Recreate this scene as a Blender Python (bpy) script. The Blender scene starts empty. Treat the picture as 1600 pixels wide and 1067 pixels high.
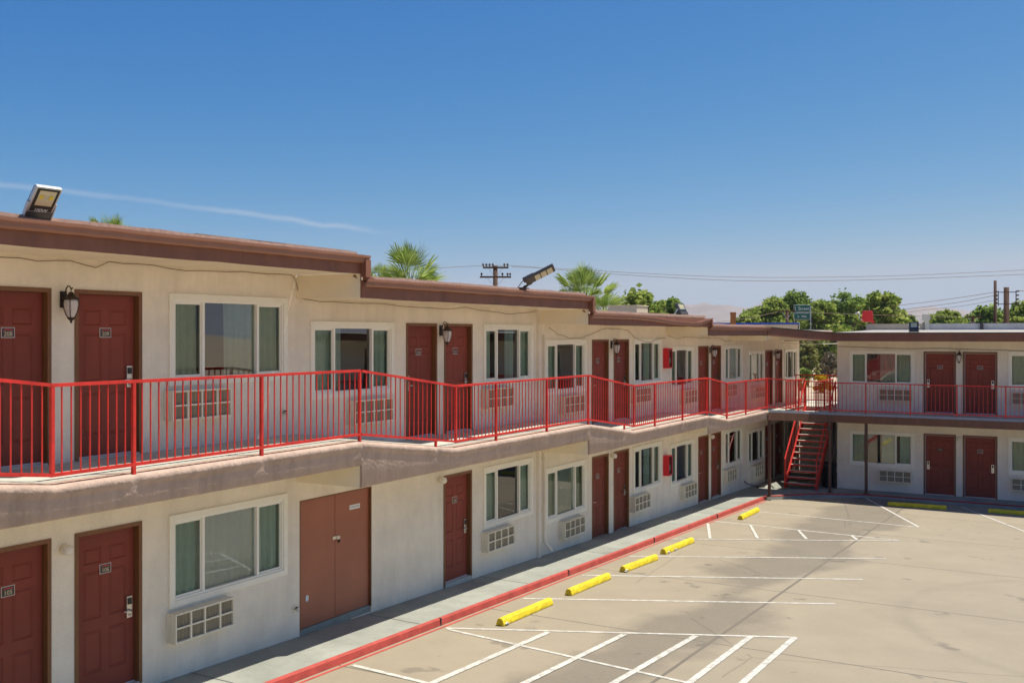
import bpy, math, random
from mathutils import Vector, Matrix
random.seed(7)
C = bpy.context.scene.collection
R = math.radians
HAZE = 1.2e-4
PI = math.pi

# ---------------------------------------------------------------- camera geometry
F = 1600.0; HY = 523.0
TA = 0.575; AA = math.atan(TA); SA = math.sin(AA); CA = math.cos(AA)
def ray(px, py):
    r = (px - 800.0) / F; k = (py - HY) / F
    return Vector((CA * r - SA, SA * r + CA, -k))          # per metre of depth
def at_depth(px, py, Z): return ray(px, py) * Z
def on_x(px, py, x): v = ray(px, py); return v * (x / v.x)
def on_y(px, py, y): v = ray(px, py); return v * (y / v.y)
PV0, SL = 4.43, 0.030                                      # lot: z = -(PV0 + SL*y)
def lot_z(y): return -(PV0 + SL * y)
def walk_z(y): return -(4.31 + SL * y)
def on_lot(px, py):
    v = ray(px, py); return v * (PV0 / (-v.z - SL * v.y))

XW = -10.75      # front wall plane of the long wing
XE = -9.49       # its eave / railing plane
YW = 37.2        # front wall plane of the far wing
YE = 36.0        # its balcony edge
XB = -8.1        # end wall of the far wing
STEP = [4.27, 12.03, 19.81, 27.5, 33.35, 42.4]
FU = [-1.53, -1.87, -2.20, -2.43, -2.65]
FL = [-4.48, -4.74, -5.06, -5.23, -5.44]
SOF = [0.90, 0.54, 0.21, -0.03, -0.22]
GUT = [1.17, 0.83, 0.47, 0.25, 0.05]
SLB = [-1.94, -2.265, -2.57, -2.78, -2.99]

# ---------------------------------------------------------------- materials
def mat(name, col, rough=0.7, var=0.0, vscale=3.0, bump=0.0, bscale=60.0, metal=0.0, spec=0.5,
        stretch=None, emit=None, var2=0.0, v2scale=0.6, col2=None):
    m = bpy.data.materials.new(name); m.use_nodes = True
    nt = m.node_tree; N = nt.nodes; L = nt.links
    p = N['Principled BSDF']
    p.inputs['Roughness'].default_value = rough
    p.inputs['Metallic'].default_value = metal
    p.inputs['Specular IOR Level'].default_value = spec
    p.inputs['Base Color'].default_value = (*col, 1)
    tc = N.new('ShaderNodeTexCoord'); src = tc.outputs['Object']
    if stretch:
        mp = N.new('ShaderNodeMapping'); mp.inputs['Scale'].default_value = stretch
        L.new(src, mp.inputs['Vector']); src = mp.outputs['Vector']
    if var:
        n = N.new('ShaderNodeTexNoise'); n.inputs['Scale'].default_value = vscale; n.inputs['Detail'].default_value = 6
        n.inputs['Roughness'].default_value = 0.65
        L.new(src, n.inputs['Vector'])
        rp = N.new('ShaderNodeValToRGB')
        c2 = col2 if col2 else tuple(c * (1 - var) for c in col)
        rp.color_ramp.elements[0].position = 0.35; rp.color_ramp.elements[0].color = (*c2, 1)
        rp.color_ramp.elements[1].position = 0.65; rp.color_ramp.elements[1].color = (*[min(1, c * (1 + var * .5)) for c in col], 1)
        L.new(n.outputs['Fac'], rp.inputs['Fac'])
        out = rp.outputs['Color']
        if var2:
            n2 = N.new('ShaderNodeTexNoise'); n2.inputs['Scale'].default_value = v2scale; n2.inputs['Detail'].default_value = 3
            L.new(src, n2.inputs['Vector'])
            mr = N.new('ShaderNodeMapRange'); mr.inputs[1].default_value = .35; mr.inputs[2].default_value = .65
            mr.inputs[3].default_value = 1 - var2; mr.inputs[4].default_value = 1.0
            L.new(n2.outputs['Fac'], mr.inputs[0])
            mx = N.new('ShaderNodeMix'); mx.data_type = 'RGBA'; mx.blend_type = 'MULTIPLY'; mx.inputs[0].default_value = 1
            L.new(out, mx.inputs[6]); L.new(mr.outputs[0], mx.inputs[7]); out = mx.outputs[2]
        L.new(out, p.inputs['Base Color'])
    if bump:
        nb = N.new('ShaderNodeTexNoise'); nb.inputs['Scale'].default_value = bscale; nb.inputs['Detail'].default_value = 4
        L.new(src, nb.inputs['Vector'])
        b = N.new('ShaderNodeBump'); b.inputs['Strength'].default_value = bump; b.inputs['Distance'].default_value = 0.02
        L.new(nb.outputs['Fac'], b.inputs['Height']); L.new(b.outputs['Normal'], p.inputs['Normal'])
    if emit:
        p.inputs['Emission Color'].default_value = (*emit[0], 1); p.inputs['Emission Strength'].default_value = emit[1]
    return m

M = {}
def streaks(m, amt, sc):
    nt = m.node_tree; N = nt.nodes; L = nt.links; p = N['Principled BSDF']; src = p.inputs['Base Color'].links[0].from_socket
    tc = N.new('ShaderNodeTexCoord'); mp = N.new('ShaderNodeMapping'); mp.inputs['Scale'].default_value = sc; L.new(tc.outputs['Object'], mp.inputs[0])
    n = N.new('ShaderNodeTexNoise'); n.inputs['Scale'].default_value = 1; n.inputs['Detail'].default_value = 5; n.inputs['Roughness'].default_value = .7; L.new(mp.outputs[0], n.inputs['Vector'])
    mr = N.new('ShaderNodeMapRange'); mr.inputs[1].default_value = .45; mr.inputs[2].default_value = .72; mr.inputs[3].default_value = 1; mr.inputs[4].default_value = 1 - amt; L.new(n.outputs['Fac'], mr.inputs[0])
    mx = N.new('ShaderNodeMix'); mx.data_type = 'RGBA'; mx.blend_type = 'MULTIPLY'; mx.inputs[0].default_value = 1; L.new(src, mx.inputs[6]); L.new(mr.outputs[0], mx.inputs[7]); L.new(mx.outputs[2], p.inputs['Base Color'])
def per_object(m, amt):
    nt = m.node_tree; N = nt.nodes; L = nt.links; p = N['Principled BSDF']; src = p.inputs['Base Color'].links[0].from_socket
    oi = N.new('ShaderNodeObjectInfo'); mr = N.new('ShaderNodeMapRange'); mr.inputs[3].default_value = 1 - amt; mr.inputs[4].default_value = 1 + amt; L.new(oi.outputs['Random'], mr.inputs[0])
    mx = N.new('ShaderNodeMix'); mx.data_type = 'RGBA'; mx.blend_type = 'MULTIPLY'; mx.inputs[0].default_value = 1; L.new(src, mx.inputs[6]); L.new(mr.outputs[0], mx.inputs[7]); L.new(mx.outputs[2], p.inputs['Base Color'])
M['stucco'] = mat('stucco', (.90, .81, .655), .9, .06, 2.6, .6, 50, var2=.09, v2scale=.8)
M['soffit'] = mat('soffit', (.86, .76, .56), .9, .05, 1.5, .15, 50)
M['trim'] = mat('trim', (.88, .84, .70), .55, .04, 6)
M['vinyl'] = mat('vinyl', (.88, .85, .74), .4)
M['fascia'] = mat('fascia', (.25, .095, .050), .65, .14, 2.0, .1, 20)
M['gutter'] = mat('gutter', (.31, .135, .08), .45, .12, 2.5, .05, 10)
M['roofedge'] = mat('roofedge', (.25, .15, .115), .9, .25, 14, .4, 60)
M['membrane'] = mat('membrane', (.36, .33, .29), .9, .2, 1.5, .1, 30)
M['slabedge'] = mat('slabedge', (.53, .385, .295), .85, .08, 5.0, .7, 16, var2=.07, v2scale=1.6)
M['slabbrown'] = mat('slabbrown', (.17, .078, .042), .7, .16, 3.0, .25, 12, stretch=(1, 1, .25))
M['deck'] = mat('deck', (.50, .50, .43), .85, .10, 3.0, .15, 40)
M['frame'] = mat('doorframe', (.20, .082, .026), .5, .2, 6, stretch=(6, 6, .6))
M['door'] = mat('doorpaint', (.235, .050, .030), .6, .10, 1.6, .05, 30, spec=.3)
M['utildoor'] = mat('utildoor', (.37, .125, .065), .5, .10, 1.2)
M['weather'] = mat('weatherstrip', (.6, .6, .62), .5)
M['steel'] = mat('steel', (.62, .58, .52), .3, metal=.9)
M['black'] = mat('blackplastic', (.012, .012, .013), .4)
M['plate'] = mat('plate', (.05, .035, .035), .4)
M['plateedge'] = mat('plateedge', (.6, .55, .5), .4)
M['gold'] = mat('goldtext', (.62, .52, .33), .4)
M['signred'] = mat('signred', (.7, .02, .03), .4)
M['red'] = mat('redpaint', (.70, .030, .018), .45, .25, 3, .04, 30)
M['kerbred'] = mat('kerbred', (.47, .068, .048), .75, .22, 4, .3, 40)
M['walk'] = mat('walk', (.325, .335, .285), .85, .14, 1.3, .2, 40, var2=.14, v2scale=.7)
M['white'] = mat('linewhite', (.60, .575, .50), .8, .30, 9, .1, 50)
M['yellow'] = mat('yellow', (.82, .62, .012), .65, .22, 4, .15, 50)
M['acwhite'] = mat('acwhite', (.82, .75, .58), .5, .05, 6)
M['fins'] = mat('fins', (.40, .34, .23), .7, .35, 90, .6, 200, stretch=(1, 1, .03))
M['iron'] = mat('iron', (.045, .028, .018), .45, .3, 20, metal=.4)
M['lampglass'] = mat('lampglass', (.62, .56, .52), .15, .12, 25, .3, 30)
M['jar'] = mat('jar', (.80, .74, .64), .25)
M['curtain'] = mat('curtain', (.66, .76, .60), .9, .08, 4)
M['curtainteal'] = mat('curtainteal', (.58, .70, .60), .9, .08, 4)
M['curtainolive'] = mat('curtainolive', (.64, .68, .52), .9, .08, 4)
M['sheer'] = mat('sheer', (.86, .88, .78), .9, .06, 4)
M['room'] = mat('room', (.3, .25, .19), .9)
M['cable'] = mat('cable', (.22, .16, .10), .7)
M['trash'] = mat('trash', (.012, .012, .014), .5)
M['post'] = mat('postbrown', (.085, .035, .025), .5, .2, 5)
M['wood'] = mat('polewood', (.085, .038, .018), .85, .3, 4, .4, 30, stretch=(6, 6, .5))
M['concblock'] = mat('concblock', (.64, .61, .55), .9, .15, 3, .2, 30)
M['beige'] = mat('beige', (.60, .49, .35), .9, .05, 3)
M['blue'] = mat('bluetrim', (.02, .08, .42), .5)
M['green'] = mat('signgreen', (.006, .11, .075), .5)
M['signwhite'] = mat('signwhite', (.8, .8, .78), .5)
M['alu'] = mat('alu', (.55, .55, .56), .4, metal=.6)
M['darkalu'] = mat('darkalu', (.05, .045, .045), .5)
M['ledlens'] = mat('ledlens', (.55, .50, .36), .3)
M['reflector'] = mat('reflector', (.62, .56, .40), .3, metal=.5)
M['chip'] = mat('ledchip', (.75, .55, .05), .4)
M['orange'] = mat('orangesteel', (.30, .115, .03), .7, .15, 3)
M['bark'] = mat('bark', (.16, .11, .075), .9, .3, 6, .5, 20)
M['straw'] = mat('straw', (.42, .33, .18), .9, .2, 10)
M['hills'] = mat('hills', (.30, .24, .20), 1, .25, .004, spec=0)
M['dirt'] = mat('dirt', (.52, .43, .31), 1, .16, .3, .2, 6, var2=.15, v2scale=.05, spec=0)

streaks(M['stucco'], .10, (3, 3, .35)); streaks(M['slabedge'], .22, (5, 5, .6)); streaks(M['fascia'], .2, (4, 4, .8)); streaks(M['slabbrown'], -.25, (6, 6, .4)); streaks(M['acwhite'], .2, (8, 8, 1.2)); streaks(M['yellow'], .45, (3, 9, 9)); streaks(M['red'], .22, (9, 9, 9)); streaks(M['white'], .35, (6, 6, 6)); streaks(M['walk'], .2, (1.5, 1.5, 1.5))
per_object(M['door'], .14); per_object(M['acwhite'], .07); per_object(M['curtain'], .12)

def leafmat(name, c1, c2, tr=.25):
    m = bpy.data.materials.new(name); m.use_nodes = True
    nt = m.node_tree; N = nt.nodes; L = nt.links; N.clear()
    o = N.new('ShaderNodeOutputMaterial'); g = N.new('ShaderNodeNewGeometry')
    rp = N.new('ShaderNodeValToRGB')
    rp.color_ramp.elements[0].color = (*c1, 1); rp.color_ramp.elements[1].color = (*c2, 1)
    L.new(g.outputs['Random Per Island'], rp.inputs[0])
    d = N.new('ShaderNodeBsdfDiffuse'); t = N.new('ShaderNodeBsdfTranslucent'); mx = N.new('ShaderNodeMixShader')
    mx.inputs[0].default_value = tr
    L.new(rp.outputs[0], d.inputs[0]); L.new(rp.outputs[0], t.inputs[0])
    L.new(d.outputs[0], mx.inputs[1]); L.new(t.outputs[0], mx.inputs[2]); L.new(mx.outputs[0], o.inputs[0])
    return m
M['leaf'] = leafmat('leaf', (.14, .22, .035), (.46, .52, .13), .5)
M['leafdk'] = leafmat('leafdark', (.10, .18, .035), (.36, .45, .11), .5)
M['leafol'] = leafmat('leafolive', (.16, .18, .05), (.36, .36, .13), .4)
M['palm'] = leafmat('palmleaf', (.13, .21, .03), (.42, .50, .14), .5)
M['flower'] = leafmat('flower', (.45, .33, .01), (.75, .55, .02), .2)
M['brush'] = leafmat('brush', (.2, .17, .11), (.38, .32, .22), .1)

def glass(name, ior, tint):
    m = bpy.data.materials.new(name); m.use_nodes = True
    nt = m.node_tree; N = nt.nodes; L = nt.links; N.clear()
    o = N.new('ShaderNodeOutputMaterial'); t = N.new('ShaderNodeBsdfTransparent'); g = N.new('ShaderNodeBsdfGlossy')
    f = N.new('ShaderNodeFresnel'); mx = N.new('ShaderNodeMixShader')
    t.inputs[0].default_value = (*tint, 1); g.inputs['Roughness'].default_value = 0.0; f.inputs[0].default_value = ior
    tc = N.new('ShaderNodeTexCoord'); nz = N.new('ShaderNodeTexNoise'); nz.inputs['Scale'].default_value = 1.1; nz.inputs['Detail'].default_value = 0
    b = N.new('ShaderNodeBump'); b.inputs['Strength'].default_value = .12; b.inputs['Distance'].default_value = .02
    L.new(tc.outputs['Object'], nz.inputs['Vector']); L.new(nz.outputs['Fac'], b.inputs['Height'])
    L.new(b.outputs[0], g.inputs['Normal'])
    L.new(f.outputs[0], mx.inputs[0]); L.new(t.outputs[0], mx.inputs[1]); L.new(g.outputs[0], mx.inputs[2]); L.new(mx.outputs[0], o.inputs[0])
    return m
M['glass'] = glass('windowglass', 2.3, (.95, 1.0, .96))
M['screen'] = glass('screenglass', 1.45, (.74, .77, .69))

# parking concrete: joints, stains and tyre marks laid out in world metres
def concrete_mat():
    m = mat('concrete', (.305, .259, .182), .9, .07, .9, .15, 30, var2=.04, v2scale=.3)
    nt = m.node_tree; N = nt.nodes; L = nt.links; p = N['Principled BSDF']
    base = p.inputs['Base Color'].links[0].from_socket
    tc = N.new('ShaderNodeTexCoord'); sep = N.new('ShaderNodeSeparateXYZ')
    L.new(tc.outputs['Object'], sep.inputs[0])
    wob = N.new('ShaderNodeTexNoise'); wob.inputs['Scale'].default_value = .8; wob.inputs['Detail'].default_value = 4
    L.new(tc.outputs['Object'], wob.inputs['Vector'])
    def math_(op, a, b=None, c=None):
        n = N.new('ShaderNodeMath'); n.operation = op
        for i, v in enumerate((a, b, c)):
            if v is None: continue
            if isinstance(v, (int, float)): n.inputs[i].default_value = v
            else: L.new(v, n.inputs[i])
        return n.outputs[0]
    wv = math_('MULTIPLY', math_('SUBTRACT', wob.outputs['Fac'], .5), .035)
    x = math_('ADD', sep.outputs['X'], wv); y = math_('ADD', sep.outputs['Y'], wv)
    def line(v, pos, w):   # 1 on the line
        return math_('LESS_THAN', math_('ABSOLUTE', math_('SUBTRACT', v, pos)), w)
    acc = line(x, -5.4, .030)
    for yy in (-1, 3.2, 7.4, 11.6, 15.72, 20.03, 24.25, 28.3, 32.45):
        acc = math_('MAXIMUM', acc, line(y, yy, .020))
    acc = math_('MAXIMUM', acc, line(x, 3.0, .02))
    # broad grey stain drifting along the bay fronts
    n2 = N.new('ShaderNodeTexNoise'); n2.inputs['Scale'].default_value = .22; n2.inputs['Detail'].default_value = 5; n2.inputs['Roughness'].default_value = .55
    L.new(tc.outputs['Object'], n2.inputs['Vector'])
    dx = math_('ABSOLUTE', math_('SUBTRACT', sep.outputs['X'], -6.1))
    band = math_('SUBTRACT', 1.35, math_('DIVIDE', dx, 1.15))
    st = math_('ADD', band, math_('MULTIPLY', math_('SUBTRACT', n2.outputs['Fac'], .52), 4.2))
    mrs = N.new('ShaderNodeMapRange'); mrs.inputs[1].default_value = .35; mrs.inputs[2].default_value = .85; mrs.inputs[3].default_value = 0; mrs.inputs[4].default_value = .50
    L.new(st, mrs.inputs[0]); stain = mrs.outputs[0]
    # small oil spots
    vo = N.new('ShaderNodeTexNoise'); vo.inputs['Scale'].default_value = 1.7; vo.inputs['Detail'].default_value = 3
    L.new(tc.outputs['Object'], vo.inputs['Vector'])
    mro = N.new('ShaderNodeMapRange'); mro.inputs[1].default_value = .66; mro.inputs[2].default_value = .71; mro.inputs[3].default_value = 0; mro.inputs[4].default_value = .45
    L.new(vo.outputs['Fac'], mro.inputs[0])
    # tyre sweep: ring round a point to the right
    def ring(cx, cy, rad, w, amp):
        ax = math_('SUBTRACT', sep.outputs['X'], cx); ay = math_('SUBTRACT', sep.outputs['Y'], cy)
        d = math_('SQRT', math_('ADD', math_('MULTIPLY', ax, ax), math_('MULTIPLY', ay, ay)))
        d = math_('ABSOLUTE', math_('SUBTRACT', d, rad))
        mr = N.new('ShaderNodeMapRange'); mr.inputs[1].default_value = 0; mr.inputs[2].default_value = w; mr.inputs[3].default_value = amp; mr.inputs[4].default_value = 0
        L.new(d, mr.inputs[0]); return math_('MULTIPLY', mr.outputs[0], n2.outputs['Fac'])
    rg = math_('MAXIMUM', ring(1.2, 20.4, 4.4, .22, .28), ring(4.5, 11.0, 5.6, .25, .2))
    tot = math_('ADD', stain, math_('MULTIPLY', acc, .72)); tot = math_('ADD', tot, mro.outputs[0]); tot = math_('ADD', tot, rg)
    vc = N.new('ShaderNodeTexVoronoi'); vc.feature = 'DISTANCE_TO_EDGE'; vc.inputs['Scale'].default_value = .16
    wv2 = N.new('ShaderNodeTexNoise'); wv2.inputs['Scale'].default_value = 1.3; wv2.inputs['Detail'].default_value = 6; L.new(tc.outputs['Object'], wv2.inputs['Vector'])
    vm = N.new('ShaderNodeMix'); vm.data_type = 'VECTOR'; vm.inputs[0].default_value = .10; L.new(tc.outputs['Object'], vm.inputs[4]); L.new(wv2.outputs['Color'], vm.inputs[5]); L.new(vm.outputs[1], vc.inputs['Vector'])
    crk = math_('MULTIPLY', math_('LESS_THAN', vc.outputs['Distance'], .0022), math_('GREATER_THAN', n2.outputs['Fac'], .50))
    fine = N.new('ShaderNodeTexNoise'); fine.inputs['Scale'].default_value = 16; fine.inputs['Detail'].default_value = 8; fine.inputs['Roughness'].default_value = .75; L.new(tc.outputs['Object'], fine.inputs['Vector'])
    tot = math_('ADD', tot, math_('MULTIPLY', crk, .35)); tot = math_('ADD', tot, math_('MULTIPLY', math_('SUBTRACT', fine.outputs['Fac'], .5), .46))
    tot = math_('MAXIMUM', math_('MINIMUM', tot, .74), 0.0)
    mx = N.new('ShaderNodeMix'); mx.data_type = 'RGBA'
    L.new(tot, mx.inputs[0]); L.new(base, mx.inputs[6]); mx.inputs[7].default_value = (.10, .088, .070, 1)
    L.new(mx.outputs[2], p.inputs['Base Color'])
    return m
M['concrete'] = concrete_mat()

# ---------------------------------------------------------------- mesh builder
class MB:
    def __init__(s): s.v = []; s.f = []; s.mi = []; s.sm = []; s.mats = []
    def m(s, name):
        if name not in s.mats: s.mats.append(name)
        return s.mats.index(name)
    def add(s, vs, fs, name, smooth=False):
        o = len(s.v); s.v += [tuple(v) for v in vs]; k = s.m(name)
        for f in fs: s.f.append(tuple(i + o for i in f)); s.mi.append(k); s.sm.append(smooth)
    def quad(s, a, b, c, d, name): s.add([a, b, c, d], [(0, 1, 2, 3)], name)
    def box(s, x0, x1, y0, y1, z0, z1, name, skip=''):
        vs = [(x0, y0, z0), (x1, y0, z0), (x1, y1, z0), (x0, y1, z0), (x0, y0, z1), (x1, y0, z1), (x1, y1, z1), (x0, y1, z1)]
        s.add(vs, [(0, 3, 2, 1), (4, 5, 6, 7), (0, 1, 5, 4), (1, 2, 6, 5), (2, 3, 7, 6), (3, 0, 4, 7)], name)
    def bar(s, a, b, w, h, name, up=(0, 0, 1)):          # rectangular bar from a to b
        a = Vector(a); b = Vector(b); d = (b - a).normalized(); u = Vector(up)
        sd = d.cross(u)
        if sd.length < 1e-4: sd = d.cross(Vector((1, 0, 0)))
        sd.normalize(); u = sd.cross(d).normalized()
        vs = []
        for p in (a, b):
            for i, j in ((-1, -1), (1, -1), (1, 1), (-1, 1)): vs.append(p + sd * (i * w / 2) + u * (j * h / 2))
        s.add(vs, [(0, 1, 2, 3), (7, 6, 5, 4), (0, 4, 5, 1), (1, 5, 6, 2), (2, 6, 7, 3), (3, 7, 4, 0)], name)
    def tube(s, pts, r, n, name, smooth=True, caps=True):
        pts = [Vector(p) for p in pts]; rs = r if isinstance(r, (list, tuple)) else [r] * len(pts)
        vs = []; prev = None
        for i, p in enumerate(pts):
            d = (pts[min(i + 1, len(pts) - 1)] - pts[max(i - 1, 0)]).normalized()
            if prev is None:
                a = Vector((0, 0, 1)) if abs(d.z) < .9 else Vector((1, 0, 0))
                x = d.cross(a).normalized()
            else:
                x = (prev - d * prev.dot(d)); x = x.normalized() if x.length > 1e-6 else d.orthogonal().normalized()
            prev = x; y = d.cross(x)
            for k in range(n):
                t = 2 * PI * k / n; vs.append(p + (x * math.cos(t) + y * math.sin(t)) * rs[i])
        fs = []
        for i in range(len(pts) - 1):
            for k in range(n):
                k2 = (k + 1) % n; fs.append((i * n + k, i * n + k2, (i + 1) * n + k2, (i + 1) * n + k))
        if caps: fs.append(tuple(range(n - 1, -1, -1))); fs.append(tuple((len(pts) - 1) * n + k for k in range(n)))
        s.add(vs, fs, name, smooth)
    def lathe(s, prof, n, name, c=(0, 0, 0), smooth=True):   # prof: (r,z)
        vs = []
        for r, z in prof:
            for k in range(n):
                t = 2 * PI * k / n; vs.append((c[0] + r * math.cos(t), c[1] + r * math.sin(t), c[2] + z))
        fs = []
        for i in range(len(prof) - 1):
            for k in range(n):
                k2 = (k + 1) % n; fs.append((i * n + k, i * n + k2, (i + 1) * n + k2, (i + 1) * n + k))
        fs.append(tuple(range(n - 1, -1, -1))); fs.append(tuple((len(prof) - 1) * n + k for k in range(n)))
        s.add(vs, fs, name, smooth)
    def sweep(s, rings, name, closed=False, smooth=False, caps=True):    # rings of equal length
        n = len(rings[0]); vs = [p for r in rings for p in r]; fs = []
        for i in range(len(rings) - 1):
            for k in range(n if closed else n - 1):
                k2 = (k + 1) % n; fs.append((i * n + k, (i + 1) * n + k, (i + 1) * n + k2, i * n + k2))
        if closed and caps: fs.append(tuple(range(n))); fs.append(tuple((len(rings) - 1) * n + k for k in range(n - 1, -1, -1)))
        s.add(vs, fs, name, smooth)
    def prism(s, poly, ztop, zbot, mtop, mside, mbot):      # poly ccw [(x,y)], ztop/zbot number or list; convex or fan-safe from last vertex
        n = len(poly); zt = ztop if isinstance(ztop, list) else [ztop] * n; zb = zbot if isinstance(zbot, list) else [zbot] * n
        top = [(p[0], p[1], z) for p, z in zip(poly, zt)]; bot = [(p[0], p[1], z) for p, z in zip(poly, zb)]
        s.add(top, [(n - 1, i, i + 1) for i in range(n - 2)], mtop)
        s.add(bot, [(n - 1, i + 1, i) for i in range(n - 2)], mbot)
        for i in range(n):
            j = (i + 1) % n; s.add([bot[i], bot[j], top[j], top[i]], [(0, 1, 2, 3)], mside)
    def build(s, name, parent=None, loc=None, rz=0.0, origin=None, bevel=0.0, kind=None):
        me = bpy.data.meshes.new(name)
        o_ = Vector(origin) if origin is not None else Vector((0, 0, 0))
        me.from_pydata([tuple(Vector(v) - o_) for v in s.v], [], s.f)
        for nm in s.mats: me.materials.append(M[nm])
        me.polygons.foreach_set('material_index', s.mi); me.polygons.foreach_set('use_smooth', s.sm)
        me.update()
        o = bpy.data.objects.new(name, me); C.objects.link(o)
        if parent: o.parent = parent
        o.location = loc if loc is not None else (o_ if parent is None else (0, 0, 0))
        if parent is not None and origin is not None and loc is None: o.location = (0, 0, 0)
        o.rotation_euler = (0, 0, rz)
        if bevel:
            b = o.modifiers.new('bevel', 'BEVEL'); b.width = bevel; b.segments = 2; b.limit_method = 'ANGLE'; b.angle_limit = R(40)
        if kind: o['kind'] = kind
        return o

def tag(o, label=None, cat=None, group=None, kind=None):
    if label: o['label'] = label
    if cat: o['category'] = cat
    if group: o['group'] = group
    if kind: o['kind'] = kind
    return o
def empty(name, loc=(0, 0, 0), rz=0.0, label=None, cat=None, group=None):
    o = bpy.data.objects.new(name, None); C.objects.link(o); o.location = loc; o.rotation_euler = (0, 0, rz)
    o.empty_display_size = .2
    return tag(o, label, cat, group)
KIDS = {}
def kids(o): return [c for c in bpy.data.objects if c.parent == o]
def copy_tree(o, parent=None):
    c = o.copy(); C.objects.link(c); c.parent = parent
    for ch in kids(o): copy_tree(ch, c)
    return c
def text(s, size, name, mname, parent, loc, rot=(PI / 2, 0, 0), depth=.002, ax='CENTER', xs=1.0):
    cu = bpy.data.curves.new(name, 'FONT'); cu.body = s; cu.size = size; cu.extrude = depth
    cu.align_x = ax; cu.align_y = 'CENTER'
    t = bpy.data.objects.new('tmp', cu); C.objects.link(t)
    dg = bpy.context.evaluated_depsgraph_get(); dg.update()
    me = bpy.data.meshes.new_from_object(t.evaluated_get(dg)); me.name = name
    bpy.data.objects.remove(t)
    me.materials.clear(); me.materials.append(M[mname])
    o = bpy.data.objects.new(name, me); C.objects.link(o); o.parent = parent; o.location = loc; o.rotation_euler = rot
    o.scale = (xs, 1, 1)
    return o

# ================================================================= SETTING
# desert ground: one sheet to the horizon
b = MB()
ys = [-400, -60, -12, 38, 44, 200, 900, 6000, 20000]
def gz(y): return -(PV0 + .02 + SL * min(max(y, -12), 40))
xs = [-16000, -2000, -300, -40, -12, 30, 300, 2000, 16000]
vs = [(x, y, gz(y)) for y in ys for x in xs]; n = len(xs)
b.add(vs, [(j * n + i, j * n + i + 1, (j + 1) * n + i + 1, (j + 1) * n + i) for j in range(len(ys) - 1) for i in range(n - 1)], 'dirt')
b.build('ground', kind='structure')

# parking lot
b = MB()
poly = [(-9.56, -12), (24, -12), (24, 36.05), (-6.9, 36.05), (-9.3, 33.6), (-9.56, 33.4)]
b.add([(x, y, lot_z(y)) for x, y in poly], [(5, 0, 1), (5, 1, 2), (5, 2, 3), (5, 3, 4)], 'concrete')
b.build('parking_lot', kind='structure')

# sidewalk
KX = -9.58
kerb_line = [(KX, -12), (KX, 33.5), (-8.3, 35.2), (-6.9, 36.0), (12, 36.0)]
b = MB()
sy = [-12 + i * .5 for i in range(int((33.5 + 12) / .5) + 1)]
for y0, y1 in zip(sy[:-1], sy[1:]):
    b.quad((XW - .1, y0, walk_z(y0) + .012), (KX - .06, y0, walk_z(y0)), (KX - .06, y1, walk_z(y1)), (XW - .1, y1, walk_z(y1) + .012), 'walk')
poly = [(KX - .06, 33.5), (-8.36, 35.25), (-6.93, 36.06), (12, 36.06), (12, 37.35), (XB, 37.35), (XB, 44), (XW - .1, 44), (XW - .1, 33.5)]
b.add([(x, y, walk_z(y) + .006) for x, y in poly], [(8, 0, 1), (8, 1, 5), (8, 5, 6), (8, 6, 7), (1, 2, 5), (2, 3, 4), (2, 4, 5)], 'walk')
b.build('sidewalk', kind='structure')
# expansion joints in the walk (thin dark grooves)
M['groove'] = mat('groove', (.09, .09, .08), .9)
b = MB()
for y in (2.5, 6.2, 9.9, 13.75, 17.4, 21.1, 24.8, 28.5, 32.2):
    b.quad((XW, y, walk_z(y) + .016), (KX - .07, y, walk_z(y) + .004), (KX - .07, y + .014, walk_z(y) + .004), (XW, y + .014, walk_z(y) + .016), 'groove')
b.build('sidewalk_joints', kind='structure')

# kerb, red paint, with gaps at the joints
b = MB()
def offs(line, d):
    out = []
    for i, p in enumerate(line):
        p = Vector(p); a = Vector(line[max(i - 1, 0)]); c = Vector(line[min(i + 1, len(line) - 1)])
        t = (c - a).normalized(); out.append(p + Vector((t.y, -t.x)) * d)
    return out
dense = []
for (x0, y0), (x1, y1) in zip(kerb_line[:-1], kerb_line[1:]):
    L_ = math.hypot(x1 - x0, y1 - y0); k = max(2, int(L_ / .4))
    for i in range(k): dense.append((x0 + (x1 - x0) * i / k, y0 + (y1 - y0) * i / k))
dense.append(kerb_line[-1])
i_ = offs(dense, -.05); f_ = offs(dense, 0); f2 = offs(dense, .02)
rings = []
for a, c, d in zip(i_, f_, f2):
    j = random.uniform(-.006, .006)
    rings.append([(a.x, a.y, walk_z(a.y) - .1), (a.x, a.y, walk_z(a.y) + .004), (c.x - .02 + j, c.y, walk_z(c.y) + .004 + j * .5), (c.x + j, c.y, walk_z(c.y) - .02),
                  (d.x + j, d.y, lot_z(d.y) - .05)])
cut = next(i for i, p in enumerate(dense) if p[1] > 33.4)
b.sweep(rings[:cut + 1], 'kerbred')
rf = []
for rg in rings[cut:]:
    q = Vector(rg[2]); e = Vector(rg[3]); top = (q.x, q.y, q.z); mid_ = (e.x, e.y, e.z - .022)
    rf.append(([rg[1], top, (e.x, e.y, e.z), mid_], [mid_, rg[4]]))
b.sweep([a for a, c in rf], 'kerbred'); b.sweep([c for a, c in rf], 'walk')
for y in (9.5, 14.25, 19.0, 23.7, 28.5):
    b.box(KX - .03, KX + .022, y, y + .02, lot_z(y), walk_z(y) + .006, 'groove')
b.build('kerb', kind='structure')
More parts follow.
